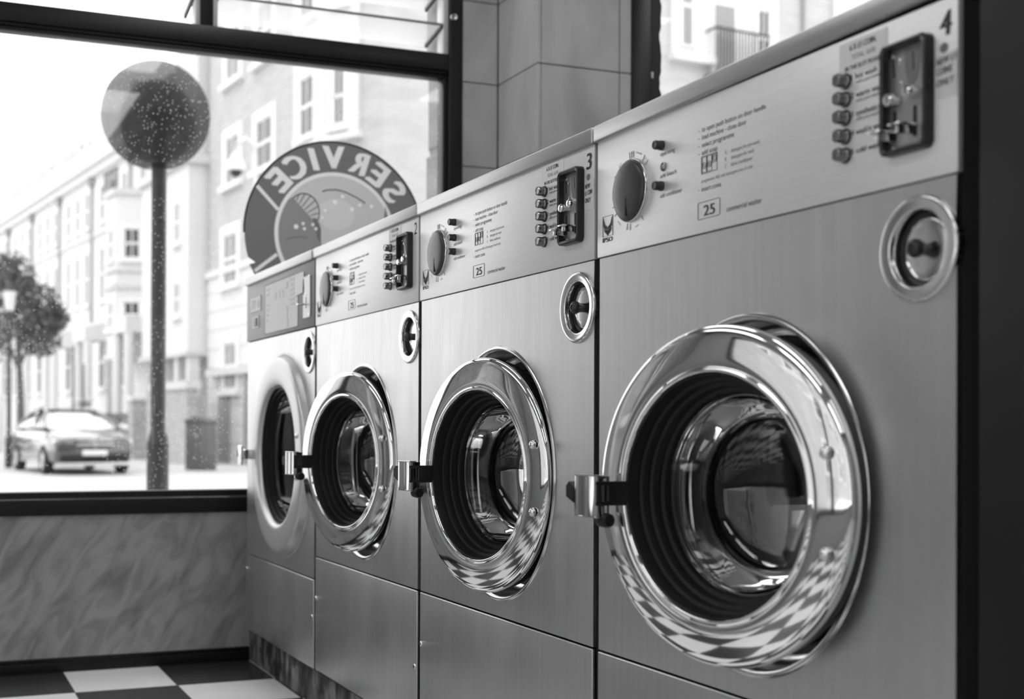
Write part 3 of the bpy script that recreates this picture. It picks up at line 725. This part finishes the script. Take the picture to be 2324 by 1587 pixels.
for i in range(6): b.box(.468, .512, -.0036, -.0031, 1.1035 - i * .0128, 1.1090 - i * .0128)
for i, x in enumerate((.325, .365, .400)): b.box(x, x + .010, -.0036, -.0031, 1.068, 1.084); b.box(x - .006, x + .016, -.0036, -.0031, 1.0855, 1.0875)
b.box(.43, .452, -.0036, -.0031, 1.088, 1.105)
b.build('overlay_print', M_PRINTPALE, pl, smooth=False)
b = MB().strip([(.215, .980), (.549, .980), (.549, 1.1175), (.215, 1.1175)], .002, -.0036, -.0031, True).build('overlay_border', M_INKPALE, pl)
tag(MB().prism([(.452, .985), (.456, 1.0), (.450, 1.02), (.455, 1.04), (.449, 1.043), (.430, 1.036), (.447, 1.030), (.446, 1.0), (.449, .985)], -.0036, -.0031).build('scratch', M_PRINTPALE, pl), 'torn scratch in the overlay')
for a, c_, e, f_ in ((.050, .170, 1.052, 1.096), (.073, .147, 1.004, 1.040)):
    s_ = MB().rbox(a, c_, -.0036, -.0020, e, f_, .001, 1).build('display', M_DARKPLATE, cp)
    b = MB()
    if a < .06:
        for x in (.075, .1): b.strip([(x - .012, e + .012), (x, e + .014), (x + .006, f_ - .010), (x - .004, f_ - .012)], .006, -.0041, -.0036)
        b.strip(ring_pts(.143, (e + f_) / 2, .010, .010, 0, 2 * PI, 16)[:-1], .005, -.0041, -.0036, True)
    else: b.rbox(.094, .126, -.0060, -.0036, e + .006, f_ - .006, .001, 1)
    b.build('display_digits' if a < .06 else 'rocker_switch', M_PRINTPALE if a < .06 else M_DARKPANEL, s_)
MB().prism([(.522, 1.058), (.600, 1.063), (.606, 1.1150), (.527, 1.1160)], -.0044, -.0037).build('taped_note', M_PAPER, root)
cb = MB().rbox(.604, .664, -.0062, -.0026, .995, 1.100, .001, 1).build('coin_plate', mat('pale_coin_plate', .68, .4, .1), root)
MB().prism([(.604, 1.064), (.612, 1.054), (.615, 1.07), (.612, 1.094), (.607, 1.097)], -.0068, -.0060).box(.6325, .6355, -.0068, -.0060, 1.019, 1.047).build('coin_slots', M_VOID, cb)
for x, z in ((.660, 1.098), (.660, 1.002), (.630, 1.054)): part('coinrivet', 'coin_plate_screw', f_coinrivet, M_BLACK, cb, (x, -.006, z))
MB().rbox(.629, .639, -.030, -.006, 1.026, 1.031, .001, 1).build('coin_lever', M_CHROME2, cb)

# dark cabinet right of the row
cb = thing('cabinet', 'tall dark enamelled cabinet at the right edge beside washer 4', 'cabinet', (.0215, 0, 0))
MB().rbox(0, .80, .001, .68, .0, 2.0, .003).build('body', M_CAB, cb)
MB().rbox(.003, .797, -.006, .0005, .10, 1.99, .003).build('front_panel', M_CAB, cb)
MB().rbox(.70, .72, -.03, -.006, .95, 1.10, .003).build('handle', M_BLACK, cb)
# ------------------------------------------------------------------ the street outside
G = -.45
M_ROAD = mat('road', .42, .8); noise_mix(M_ROAD, .45, .54, (1, 1, 1), .6, 6, .3, .7)
M_PAVE = mat('paving', .50, .8)
M_STUCCO = mat('white_stucco', .70, .8)
M_STUCCO2 = mat('cream_stucco', .60, .8)
M_BRICK = mat('pale_brick', .42, .85); noise_mix(M_BRICK, .43, .52, (1, 1, 5), 1.2, 5, .3, .7)
M_BRICK2 = mat('garden_brick', .40, .85); noise_mix(M_BRICK2, .34, .46, (1, 1, 6), 2, 5, .3, .7)
M_TRIMW = mat('white_joinery', .78, .6)
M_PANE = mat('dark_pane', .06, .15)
M_BLIND = mat('net_curtain', .30, .7)
M_SLATE = mat('slate_roof', .16, .7)
M_IRON = mat('black_iron', .03, .5)
M_DOORP = mat('grey_door', .30, .5)
M_LEAF = mat('leaf', .13, .7)
M_BARK = mat('bark', .12, .9)
struct('road', MB().box(-140, XW - 3.6, -70, 60, G - .2, G), M_ROAD)
struct('pavement', MB().box(XW - 3.6, XW - .15, -40, 40, G - .2, G + .11), M_PAVE)
rp_ = MB()
for k in range(12):
    z = -.3 + k * .28
    rp_.rbox(XW - .20, XW - .075, .705 + random.uniform(-.004, .004), .86, z, z + .262, .006, 1)
rp_.box(XW - .19, XW - .085, .712, .85, -.45, 3.2)
struct('trim_4', rp_, M_BRICK2)
struct('wall_outside', MB().box(XW - .22, 9, Y0 - .2, 16, 3.21, 13).box(XW - .20, XW - .14, YL - 12, YL, G, 3.2).box(XW - .20, XW - .14, YL, .86, G, .45), M_BRICK2)

def sash(parent, x0, x1, z0, z1, face='-y', y=0, sur=.16, dark=True, sill=True):
    """one sash window on a facade: surround, frame bars, pane as a sub-part"""
    b = MB(); w = .07
    def bx(m_, a0, a1, d0, d1, e0, e1):
        if face == '-y': m_.box(a0, a1, y + d0, y + d1, e0, e1)
        else: m_.box(y - d1, y - d0, a0, a1, e0, e1)
    bx(b, x0 - sur, x0, -.07, .10, z0, z1 + sur); bx(b, x1, x1 + sur, -.07, .10, z0, z1 + sur); bx(b, x0, x1, -.07, .10, z1, z1 + sur)
    if sill: bx(b, x0 - sur - .08, x1 + sur + .08, -.18, .10, z0 - .16, z0)
    zm = (z0 + z1) / 2
    for a0, a1, e0, e1 in ((x0, x0 + w, z0, z1), (x1 - w, x1, z0, z1), (x0, x1, z0, z0 + w), (x0, x1, z1 - w, z1), (x0, x1, zm - .05, zm + .05), ((x0 + x1) / 2 - .02, (x0 + x1) / 2 + .02, z0, z1)): bx(b, a0, a1, -.045, .06, e0, e1)
    f_ = b.build('window', M_TRIMW, parent, smooth=False)
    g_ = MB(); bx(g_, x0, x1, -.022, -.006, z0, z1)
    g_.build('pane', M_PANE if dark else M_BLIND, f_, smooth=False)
    return f_

# pale brick block on the corner
A = thing('brick_building', 'pale brick corner building with white framed sash windows behind the SERVICE sign', 'building', (-37.93, 7.94, 0), math.atan2(.097, .995))
XC, YC = 9.815, .728
FP = [(-1.5, 0), (8.1, 0), (XC, YC), (XC, 18), (-1.5, 18)]
def outl(d): return [(-1.5 - d, -d), (8.1 + d * .2, -d), (XC + d, YC - d * .8), (XC + d, 18 + d), (-1.5 - d, 18 + d)]
MB().prism(FP, 5.42, 17, 'z').build('brick_wall', M_BRICK, A, smooth=False)
b = MB()
for k in range(10): b.prism(outl(.03), G + k * .587, G + (k + 1) * .587 - .03, 'z')
b.prism(FP, G, 5.4, 'z'); b.build('rusticated_base', M_STUCCO, A, smooth=False)
MB().prism(outl(.12), 5.32, 5.52, 'z').prism(outl(.2), 16.2, 16.5, 'z').build('string_course', M_STUCCO, A, smooth=False)
for x0, x1, z0, z1, dk in ((.22, 1.45, 7.98, 9.45, 0), (.22, 1.45, 11.1, 12.7, 0), (.15, 1.40, 4.95, 6.5, 0), (.25, 1.35, 1.75, 3.2, 0), (2.95, 4.25, 7.98, 9.4, 1), (2.95, 4.25, 11.05, 12.7, 0)):
    sash(A, x0, x1, z0, z1, sur=.26, dark=dk, y=-.031 if z0 < 5 else 0)
by_ = MB().box(6.05, 8.1, -.12, 0, 7.95, 17.0).box(5.95, 8.1, -.25, 0, 7.78, 7.95).build('corner_bay', M_STUCCO, A, smooth=False)
sash(by_, 6.62, 7.55, 8.15, 9.72, y=-.12, sur=.1, dark=1); sash(by_, 6.62, 7.55, 11.2, 13.0, y=-.12, sur=.1, dark=1)
cb_ = MB().box(0, 1.1, -.10, 0, 7.95, 17.0).box(-.05, 1.2, -.22, 0, 7.78, 7.95).build('corner_bay', M_STUCCO, A, loc=(8.1, 0, 0), rz=math.radians(23), smooth=False)
sash(cb_, .30, .72, 8.15, 9.62, y=-.10, sur=.08, dark=1); sash(cb_, .30, .72, 11.2, 13.0, y=-.10, sur=.08, dark=1)
MB().box(-.35, .75, -.06, -.031, G, 2.15).build('street_door', M_DOORP, A, smooth=False)
MB().box(2.0, 3.0, -.06, -.031, G, 2.2).build('street_door', M_DOORP, A, smooth=False)
MB().box(-.9, 4.0, -.3, 0, 2.2, 2.42).build('door_hood', M_STUCCO2, A, smooth=False)
# return side of the corner building, seen through the second window
b = MB().box(XC, XC + .1, 9.37, 13.14, 10.86, 17).box(XC, XC + .3, 9.3, 10.74, 10.7, 10.88)
grp = b.build('white_bay_front', M_STUCCO, A, smooth=False)
sash(grp, 9.66, 10.06, 11.1, 13.4, '+x', XC + .1, .06, True, False); sash(grp, 12.34, 12.82, 10.9, 12.55, '+x', XC + .1, .06, True, False)
MB().box(XC + .0, XC + .16, 10.74, 11.62, 10.2, 12.6).build('balcony_door', M_TRIMW, A, smooth=False)
MB().box(XC + .15, XC + .18, 10.80, 11.50, 10.3, 12.42).build('door_blind', M_BLIND, A, smooth=False)
b = MB()
for k in range(17): b.tube([(XC + .55, 10.62 + k * .110, 10.4), (XC + .55, 10.62 + k * .110, 11.62)], .018, 6)
b.tube([(XC + .55, 10.55, 11.64), (XC + .55, 12.42, 11.64)], .034, 6).tube([(XC + .1, 10.55, 11.64), (XC + .55, 10.55, 11.64)], .034, 6)
b.box(XC, XC + .6, 10.55, 12.42, 10.3, 10.42); b.build('balcony_railing', M_IRON, A)
MB().tube([(XC + .08, 14.14, G), (XC + .08, 14.14, 16)], .05, 8).build('drain_pipe', M_DOORP, A)
MB().box(XC, XC + .12, 15.3, 17, 12.6, 14.2).build('white_panel', M_STUCCO, A, smooth=False)

# white projecting block on columns, left of the brick one
Wb = thing('white_building', 'white flat roofed block on columns just left of the pale brick building', 'building', (-39.536, 7.147, 0), math.atan2(.113, .994))
MB().box(-5.2, 0, 0, .78, 3.0, 9.0).box(-5.2, 0, .78, 9, 6, 9.0).build('upper_wall', M_STUCCO, Wb, smooth=False)
MB().box(-5.35, .18, -.18, .8, 9.0, 9.28).box(-5.3, .1, -.1, .8, 2.9, 3.05).build('cornice', M_STUCCO2, Wb, smooth=False)
b = MB().box(-5.2, -.05, 1.2, 1.4, G, 3.0); b.build('recess_wall', M_DOORP, Wb, smooth=False)
for x0, x1 in ((-.32, -.02), (-1.55, -1.2), (-2.9, -2.6)): MB().box(x0, x1, .05, .4, 1.6, 3.0).build('column', M_STUCCO, Wb, smooth=False)
sash(Wb, -1.35, -.75, 6.6, 7.9, sur=.08, dark=0); sash(Wb, -1.35, -.75, 4.25, 5.3, sur=.08, dark=0)
sash(Wb, -.9, -.2, 9.9, 10.9, sur=.1, dark=1); MB().box(-2.4, 0, .3, 5, 9.28, 12.8).build('attic_wall', M_STUCCO2, Wb, smooth=False)

# unseen block added across the side street to dim sky in the washer fronts
sb = thing('added_sky_block', 'added unseen block across the side street, holding back sky from the shop front', 'building', (-6, -24, 0), PI)
MB().box(-24, 30, 0, 8, G, 13).build('side_wall', M_BRICK, sb, smooth=False)
for x in (-8, -5, -2, 1, 4, 7, 10):
    for z in (1.0, 4.6, 8.2): sash(sb, x, x + 1.1, z, z + 1.9, sur=.2, dark=1)

# garden wall with piers, before the white block
gw = thing('garden_wall', 'low brick garden wall with coping beyond the dark street cabinet', 'wall', (-38.1, 6.2, 0), math.atan2(.1, .995))
MB().box(-1.5, 2.2, 0, .3, G, 1.75).build('brickwork', M_BRICK2, gw, smooth=False)
MB().box(-1.6, 2.3, -.08, .38, 1.75, 1.98).build('coping', M_STUCCO2, gw, smooth=False)
MB().box(-1.9, -1.5, -.06, .36, G, 1.9).build('end_pier', M_BRICK2, gw, smooth=False)

# terrace of white houses receding to the left
def house(x0, k, label):
    t = thing('terraced_house', label, 'house', HO + HU * x0, HR, 'white terraced houses along the street')
    w = 6.3
    MB().box(-w, 0, 0, 11, G, 12.6).build('front_wall', M_STUCCO, t, smooth=False)
    MB().box(-w, 0, -.30, .3, 12.6, 12.95).box(-w, 0, -.55, .3, 12.95, 13.15).box(-w, 0, -.15, .2, 13.2, 13.9).box(-w, 0, -.25, .25, 13.9, 14.02).build('cornice', M_STUCCO, t, smooth=False)
    rf = MB().prism([(.3, 13.2), (10.5, 13.2), (9, 15.3), (1.2, 15.3), (.3, 14.0)], -w, -.41, 'x').build('roof', M_SLATE, t, smooth=False)
    MB().box(-.40, -.02, -.05, 9.5, 13.2, 15.85).build('party_wall', M_STUCCO, t, smooth=False)
    MB().box(-4.6, -2.2, .28, 3.5, 13.3, 15.2).build('dormer', M_STUCCO2, t, smooth=False)
    sash(t, -3.9, -2.9, 14.05, 14.95, y=.28, sur=.1, dark=0, sill=False)
    MB().box(-.6, -.02, 3, 6, 15.0, 16.4).build('chimney', M_BRICK2, t, smooth=False)
    for z0, z1 in ((10.3, 12.0), (6.55, 9.05)):
        for x in (-5.3, -3.5, -1.7):
            if k == 0 and x < -3 and z0 < 10: continue
            sash(t, x, x + .85, z0, z1, sur=.14, dark=0)
    for x in ((-1.6,) if k == 0 else (-5.3, -1.6)): sash(t, x, x + .9, 2.4, 4.85, sur=.16, dark=1)
    MB().box(-3.9, -2.9, -.05, 0, G + .6, 4.3).build('front_door', M_DOORP, t, smooth=False)
    b = MB().box(-4.4, -2.4, -1.5, 0, 4.5, 5.1)
    for x in (-4.2, -2.6): b.cyl(.2, G, 4.5, 16, x, -1.3, 0, 'z')
    b.build('porch', M_STUCCO, t)
    MB().box(-w, 0, -.12, 0, 5.4, 5.6).box(-w, 0, -.1, 0, 9.7, 9.85).build('string_course', M_STUCCO2, t, smooth=False)
    MB().tube([(-.2, -.12, 5.6), (-.2, -.12, 12.3)], .07, 8).lathe([(.08, 0), (.2, .25), (.2, .5), (.0, .5)], 10, -.2, -.14, 12.1, 'z').build('drain_pipe', M_DOORP, t)
    if k == 0:
        n = MB(); P = [(-6.2, 0), (-5.8, -1.3), (-4.5, -1.3), (-3.9, 0)]
        n.prism(P, 3.6, 10.4, 'z'); n.build('bay_tower', M_STUCCO, t, smooth=False)
        Pb = [(-6.35, 0), (-5.9, -1.45), (-4.4, -1.45), (-3.75, 0)]
        MB().prism(Pb, 6.45, 6.65, 'z').prism(Pb, 10.4, 10.65, 'z').prism(Pb, 3.45, 3.65, 'z').prism(Pb, 7.15, 7.25, 'z').build('bay_moulding', M_STUCCO2, t, smooth=False)
        for z0, z1 in ((4.75, 5.9), (7.7, 9.0)):
            sash(t, -5.5, -4.8, z0, z1, y=-1.3, sur=.12, dark=0)
            f_ = sash(t, .32, 1.02, z0, z1, sur=.12, dark=1); f_.location = (-4.5, -1.3, 0); f_.rotation_euler = (0, 0, math.atan2(1.3, .6))
        b = MB()
        for i in range(7): b.tube([(-6.1 + i * .33, -1.35, 10.65), (-6.1 + i * .33, -1.35, 11.5)], .03, 6)
        b.tube([(-6.1, -1.35, 11.5), (-4.1, -1.35, 11.5)], .04, 6); b.build('balcony_railing', M_IRON, t)
        MB().box(-3.6, -2.6, -.1, 0, G, 3.6).build('porch_doorway', M_PANE, t, smooth=False)
HO = Vector((-61.992, 7.22, 0)); HR = math.atan2(.137, .991); HU = Vector((cos(HR), sin(HR), 0))
for k, lb in enumerate(('white terraced house with the polygonal bay tower, just left of the beacon post', 'white terraced house next left of the one with the bay tower', 'white terraced house second left of the bay tower', 'white terraced house third left of the bay tower', 'white terraced house fourth left of the bay tower, behind the tree', 'white terraced house at the far left end of the visible row')):
    house(12.3 - k * 6.3, k, lb)

# front garden walls, gate piers and railings
def pier(x, y, h, w, label, rz=.1):
    t = thing('gate_pier', label, 'gate pier', (x, y, G), rz, 'brick gate piers across the road')
    MB().box(-w / 2, w / 2, -w / 2, w / 2, 0, h).build('shaft', M_BRICK2, t, smooth=False)
    MB().rbox(-w / 2 - .08, w / 2 + .08, -w / 2 - .08, w / 2 + .08, h, h + .14, .02).build('cap', M_STUCCO, t)
pier(-42.3, 6.05, 1.95, .5, 'wide brick gate pier with pale cap right of the parked car')
pier(-48.6, 5.05, 2.0, .42, 'brick gate pier behind the roof of the parked car')
t = thing('railing', 'black iron railings between the gate piers behind the parked car', 'railing', (-45.5, 5.55, G), math.atan2(1, 6.2))
b = MB()
for k in range(34): b.tube([(-2.7 + k * .16, 0, 0), (-2.7 + k * .16, 0, 1.55)], .018, 5)
b.tube([(-2.8, 0, 1.4), (2.7, 0, 1.4)], .025, 5).tube([(-2.8, 0, .2), (2.7, 0, .2)], .025, 5); b.build('bars', M_IRON, t)
for i, (x, y, h) in enumerate(((-46.6, 4.45, 4.0), (-46.2, 4.75, 3.3))):
    o = MB().tube([(0, 0, 0), (0, 0, h * .45), (0, 0, h * .46), (0, 0, h)], [.07, .06, .035, .025], 8).lathe([(0, h + .1), (.05, h + .03), (0, h - .05)], 8).build('lamp_standard', M_IRON, None, (x, y, G))
    tag(o, ('taller thin black iron standard behind the parked car', 'shorter thin black iron standard behind the parked car')[i], 'post')
tag(MB().box(-5, 5, 0, .25, 0, 1.25).build('front_garden_wall', M_STUCCO2, None, (-55.5, 4.2, G), .13), 'low pale garden wall behind the roof of the parked car', 'wall')
tag(MB().rbox(-.5, .5, -.5, .5, 0, 2.35, .03).build('gate_post', M_STUCCO, None, (-55.0, 1.98, G), .13), 'pale stuccoed gate post left of the parked car', 'gate post')

# parked saloon car
CAR = thing('car', 'dark saloon car parked across the street, seen through the window', 'car', (-31.0, 2.72, G), math.radians(7))
CAR.scale = (1.07, 1.07, 1.07)
M_CARP = mat('car_paint', .018, .12, 0, 1.0, 1.0); M_CARG = mat('car_glass', .5, .06, .85); M_TYRE = mat('tyre', .012, .7); M_ALLOY = mat('alloy', .6, .3, 1)
def car_section(x):
    """half section (y,z) list from sill to bonnet/boot centre; x forward, front axle at 0.85, length -3.85..1.75"""
    t = (x + 3.0) / 4.75
    w = .90 - .10 * max(0, (x - .9) / .85) ** 2 - .07 * max(0, (-x - 2.3) / .7) ** 2
    if x > .55: zt = .98 - .22 * ((x - .55) / 1.2) ** 1.6
    elif x > -2.1: zt = .98
    else: zt = 1.02 - .05 * (-x - 2.1)
    zb = .22 if -2.9 < x < 1.65 else .30
    return [(w * .90, zb), (w * .985, zb + .10), (w, .52), (w * .985, min(.72, zt - .08)), (w * .93, min(.86, zt - .03)), (w * .80, zt - .005), (w * .45, zt + .02), (0, zt + .03)]
xs = [-3.05, -2.98, -2.8, -2.5, -2.1, -1.5, -.9, -.3, .3, .6, .9, 1.2, 1.45, 1.62, 1.72, 1.75]
vs = []; fs = []
for i, x in enumerate(xs):
    s_ = car_section(x); k_ = 1.0
    if i in (0, len(xs) - 1): s_ = [(y * .93, z * .96 if z > .5 else z + .04) for y, z in s_]
    ring = [(x, -y, z) for y, z in s_] + [(x, y, z) for y, z in reversed(s_[:-1])]
    vs += ring
n = 15
for i in range(len(xs) - 1):
    for k in range(n - 1): fs.append((i * n + k, i * n + k + 1, (i + 1) * n + k + 1, (i + 1) * n + k))
    fs.append((i * n + n - 1, i * n, (i + 1) * n, (i + 1) * n + n - 1))
fs.append(tuple(range(n))); fs.append(tuple(reversed(range((len(xs) - 1) * n, len(xs) * n))))
MB().add(vs, fs).build('body', M_CARP, CAR, ang=50)
st = [(.62, .80, .99, .99), (.10, .76, 1.00, 1.22), (-.35, .72, 1.0, 1.40), (-.9, .70, 1.0, 1.45), (-1.5, .70, 1.0, 1.43), (-2.0, .70, 1.0, 1.33), (-2.45, .74, 1.0, 1.14), (-2.7, .76, 1.0, 1.01)]
vs = []; fs = []
for x, w, zb, zt in st:
    h = zt - zb; wt = w - .22 * h / .45
    vs += [(x, -w, zb), (x, -(w + wt) / 2 - .01, zb + h * .55), (x, -wt, zt - h * .06), (x, -wt * .6, zt), (x, wt * .6, zt), (x, wt, zt - h * .06), (x, (w + wt) / 2 + .01, zb + h * .55), (x, w, zb)]
for i in range(len(st) - 1):
    for k in range(7): fs.append((i * 8 + k, i * 8 + k + 1, (i + 1) * 8 + k + 1, (i + 1) * 8 + k))
MB().add(vs, fs).build('windows', M_CARG, CAR, ang=50)
b = MB()
for s in (-1, 1):
    b.tube([(.60, s * .79, 1.0), (.1, s * .69, 1.225), (-.35, s * .56, 1.40), (-.9, s * .51, 1.455), (-1.5, s * .52, 1.435), (-2.0, s * .56, 1.33), (-2.7, s * .75, 1.0)], .035, 8)
    b.tube([(-.95, s * .70, 1.0), (-1.0, s * .54, 1.43)], .04, 6)
b.add([(x, y * s, z) for x, y, z in ((-.33, .50, 1.415), (-.9, .48, 1.468), (-1.5, .48, 1.45), (-1.95, .46, 1.36)) for s in (-1, 1)], [(0, 1, 3, 2), (2, 3, 5, 4), (4, 5, 7, 6)])
b.build('roof_frame', M_CARP, CAR)
for x in (.87, -1.95):
    for s in (-1, 1):
        w_ = MB().lathe([(.20, -.10), (.30, -.10), (.325, -.07), (.325, .07), (.30, .10), (.20, .10)], 28).build('wheel', M_TYRE, CAR, (x, s * .82, .325))
        b = MB().lathe([(.21, s * .10), (.20, s * .085), (.17, s * .07), (.06, s * .09), (0, s * .095)], 28)
        b.build('alloy_rim', M_ALLOY, w_)
b = MB().rbox(1.70, 1.80, -.42, .42, .58, .80, .03)
gr = b.build('grille', M_CARP, CAR)
MB().rbox(1.79, 1.815, -.40, .40, .735, .770, .006).rbox(1.79, 1.815, -.40, .40, .63, .665, .006).strip([], .01, 0, 0).build('grille_bar', M_ALLOY, gr) if False else MB().rbox(1.79, 1.815, -.40, .40, .735, .770, .006).rbox(1.79, 1.815, -.40, .40, .63, .665, .006).build('grille_bar', M_ALLOY, gr)
b = MB().lathe([(.088, -.012), (.10, 0), (.088, .012), (.078, 0)], 28, 1.82, 0, .70, 'x', True)
for a in (90, 210, 330):
    a = math.radians(a); b.tube([(1.82, 0, .70), (1.82, .085 * cos(a), .70 + .085 * sin(a))], [.016, .005], 6)
b.build('bonnet_badge', M_ALLOY, gr)
for s in (-1, 1):
    MB().rbox(1.45, 1.66, s * .70 - .16, s * .70 + .16, .60, .76, .04).build('headlight', M_ALLOY, CAR)
    MB().rbox(.25, .42, s * 1.0 - .11, s * 1.0 + .11, .95, 1.09, .04).build('wing_mirror', M_ALLOY, CAR)
MB().rbox(1.70, 1.785, -.80, .80, .20, .27, .02).build('bumper_lip', M_ALLOY, CAR)
MB().rbox(1.72, 1.775, -.72, .72, .30, .44, .02).build('air_intake', M_VOID, CAR)
MB().rbox(1.79, 1.805, -.27, .27, .42, .54, .004).build('number_plate', M_STUCCO, CAR)
MB().rbox(-1.5, .5, -.915, -.895, .24, .30, .006).rbox(-1.5, .5, .895, .915, .24, .30, .006).build('sill_trim', M_ALLOY, CAR)

# roadside cabinet
bx = thing('roadside_cabinet', 'dark street equipment cabinet with ridged lid right of the beacon post', 'roadside cabinet', (-31.56, 5.51, G), math.radians(50))
M_BOXG = mat('cabinet_green', .10, .5)
MB().rbox(0, .62, 0, .50, 0, 1.22, .01).build('body', M_BOXG, bx)
MB().prism([(-.03, 1.22), (.65, 1.22), (.65, 1.27), (.31, 1.37), (-.03, 1.27)], -.03, .53, 'y').build('lid', M_BOXG, bx)
MB().rbox(.26, .34, -.012, 0, .82, .90, .003).build('badge', M_ALLOY, bx)
MB().rbox(.02, .60, -.010, .0, .05, 1.18, .004).build('door', M_BOXG, bx)

# zebra crossing beacon close outside the window
BC = thing('crossing_beacon', 'zebra crossing beacon with large dark globe on a post outside the window', 'beacon', (-6.094, .318, G))
M_POST = mat('beacon_post', .055, .4); M_COL = mat('beacon_collar', .55, .4)
MB().cyl(.060, 0, 1.06, 28, axis='z', b=.004).lathe([(.060, 1.06), (.056, 1.10), (.041, 1.14), (.041, 2.645)], 28, axis='z').build('post', M_POST, BC)
MB().cyl(.045, 2.600, 2.685, 28, axis='z', b=.004).build('collar', M_COL, BC)
MB().cyl(.040, 2.685, 2.80, 28, axis='z', b=.004).lathe([(0, 2.92), (.05, 2.90), (.075, 2.86), (.05, 2.80), (.03, 2.80)], 24, axis='z').build('lamp_holder', M_COL, BC)
GM = bpy.data.materials.new('globe_amber'); GM.use_nodes = True
n = GM.node_tree.nodes; l = GM.node_tree.links; n.clear()
o_ = n.new('ShaderNodeOutputMaterial'); tr = n.new('ShaderNodeBsdfTransparent'); tl = n.new('ShaderNodeBsdfTranslucent'); gl = n.new('ShaderNodeBsdfPrincipled'); mx = n.new('ShaderNodeMixShader'); m2 = n.new('ShaderNodeMixShader')
tr.inputs[0].default_value = (.54, .54, .54, 1); tl.inputs[0].default_value = (.07, .07, .07, 1); gl.inputs['Base Color'].default_value = (.08, .08, .08, 1); gl.inputs['Roughness'].default_value = .5
mx.inputs[0].default_value = .55; m2.inputs[0].default_value = .40
l.new(tl.outputs[0], mx.inputs[1]); l.new(gl.outputs[0], mx.inputs[2]); l.new(tr.outputs[0], m2.inputs[1]); l.new(mx.outputs[0], m2.inputs[2]); l.new(m2.outputs[0], o_.inputs[0])
gp = [(.294 * sin(PI * i / 24) if 0 < i < 23 else (.0 if i == 0 else .046), 2.858 + .294 * cos(PI * i / 24)) for i in range(24)]
MB().lathe(gp, 48, 0, -.02, 0, 'z').build('globe', GM, BC, ang=80)
RM = glass_mat('dark_inner_globe', tint=.5)
MB().lathe([(0, 3.055), (.06, 3.045), (.12, 3.015), (.17, 2.955), (.20, 2.87), (.205, 2.80), (.19, 2.73), (.16, 2.67), (.12, 2.63), (.05, 2.60)], 40, 0, -.012, 0, 'z').build('inner_globe', RM, BC, ang=80)

# lantern on the left, white hooked lamp behind the sign
t = thing('street_lamp', 'black street lamp with tapering white lantern before the tree', 'street lamp', (-34.68, 1.44, G))
MB().tube([(0, 0, 0), (0, 0, .8), (0, 0, .85), (0, 0, 4.15)], [.10, .09, .06, .05], 12).build('post', M_IRON, t)
MB().lathe([(.10, 4.15), (.13, 4.2), (.19, 4.68), (0, 4.68)], 6, axis='z').build('lantern', M_STUCCO, t, smooth=False)
MB().lathe([(.21, 4.68), (.12, 4.82), (.05, 4.90), (0, 5.05)], 6, axis='z').build('lantern_cap', M_IRON, t, smooth=False)
t = thing('street_lamp', 'white swan neck street lamp in front of the brick building, above the sign', 'street lamp', (-28.9, 6.62, G))
MB().tube([(0, 0, 0), (0, 0, 7.6), (0, -.08, 7.85), (0, -.24, 7.97), (0, -.40, 7.85), (0, -.46, 7.6)], .055, 10).build('post', M_STUCCO, t)
MB().lathe([(.05, 7.62), (.12, 7.55), (.20, 7.35), (.24, 7.18), (.0, 7.18)], 24, 0, -.46, 0, 'z').build('shade', M_STUCCO, t)
MB().lathe([(.15, 7.18), (.11, 7.06), (0, 7.02)], 20, 0, -.46, 0, 'z').build('lamp_bowl', M_IRON, t)

# tree and hedge at the left edge
def foliage(spheres, n_, s0, s1):
    b = MB(); v = b.v; f = b.f
    for _ in range(n_):
        c_, r_ = random.choice(spheres)
        d = Vector((random.gauss(0, 1), random.gauss(0, 1), random.gauss(0, 1))).normalized() * r_ * random.random() ** .4
        p = Vector(c_) + d; s_ = random.uniform(s0, s1)
        u = Vector((random.gauss(0, 1), random.gauss(0, 1), random.gauss(0, 1))).normalized(); w = u.orthogonal().normalized()
        k = len(v); v += [tuple(p - u * s_), tuple(p + w * s_ * .45), tuple(p + u * s_), tuple(p - w * s_ * .45)]; f.append((k, k + 1, k + 2, k + 3))
    return b
t = thing('street_tree', 'leafy street tree behind the lantern at the left edge', 'tree', (-46.0, 2.6, G))
foliage([((0, -.2, 5.0), 1.35), ((0, .55, 5.3), .9), ((.2, -.9, 6.0), 1.1), ((0, -.3, 6.4), .8), ((0, .6, 4.2), .75), ((.1, -.9, 4.4), 1.1), ((0, 1.1, 4.9), .55)], 2600, .09, .17).build('crown', M_LEAF, t, smooth=False)
MB().tube([(0, 0, 0), (.05, -.03, 2.2), (0, -.1, 4), (0, -.2, 5.5)], [.16, .12, .09, .03], 8).tube([(0, -.05, 3.2), (0, .5, 4.6)], [.07, .02], 6).tube([(0, -.05, 3.0), (0, -.8, 4.9)], [.07, .02], 6).build('trunk', M_BARK, t)
h_ = foliage([((0, y * .4, z), .45) for y in range(-5, 1) for z in (.4, .9, 1.4)], 1500, .07, .13).build('hedge', M_LEAF, None, (-40.0, .95, G), smooth=False)
tag(h_, 'clipped dark hedge at the left edge behind the parked car', 'hedge')
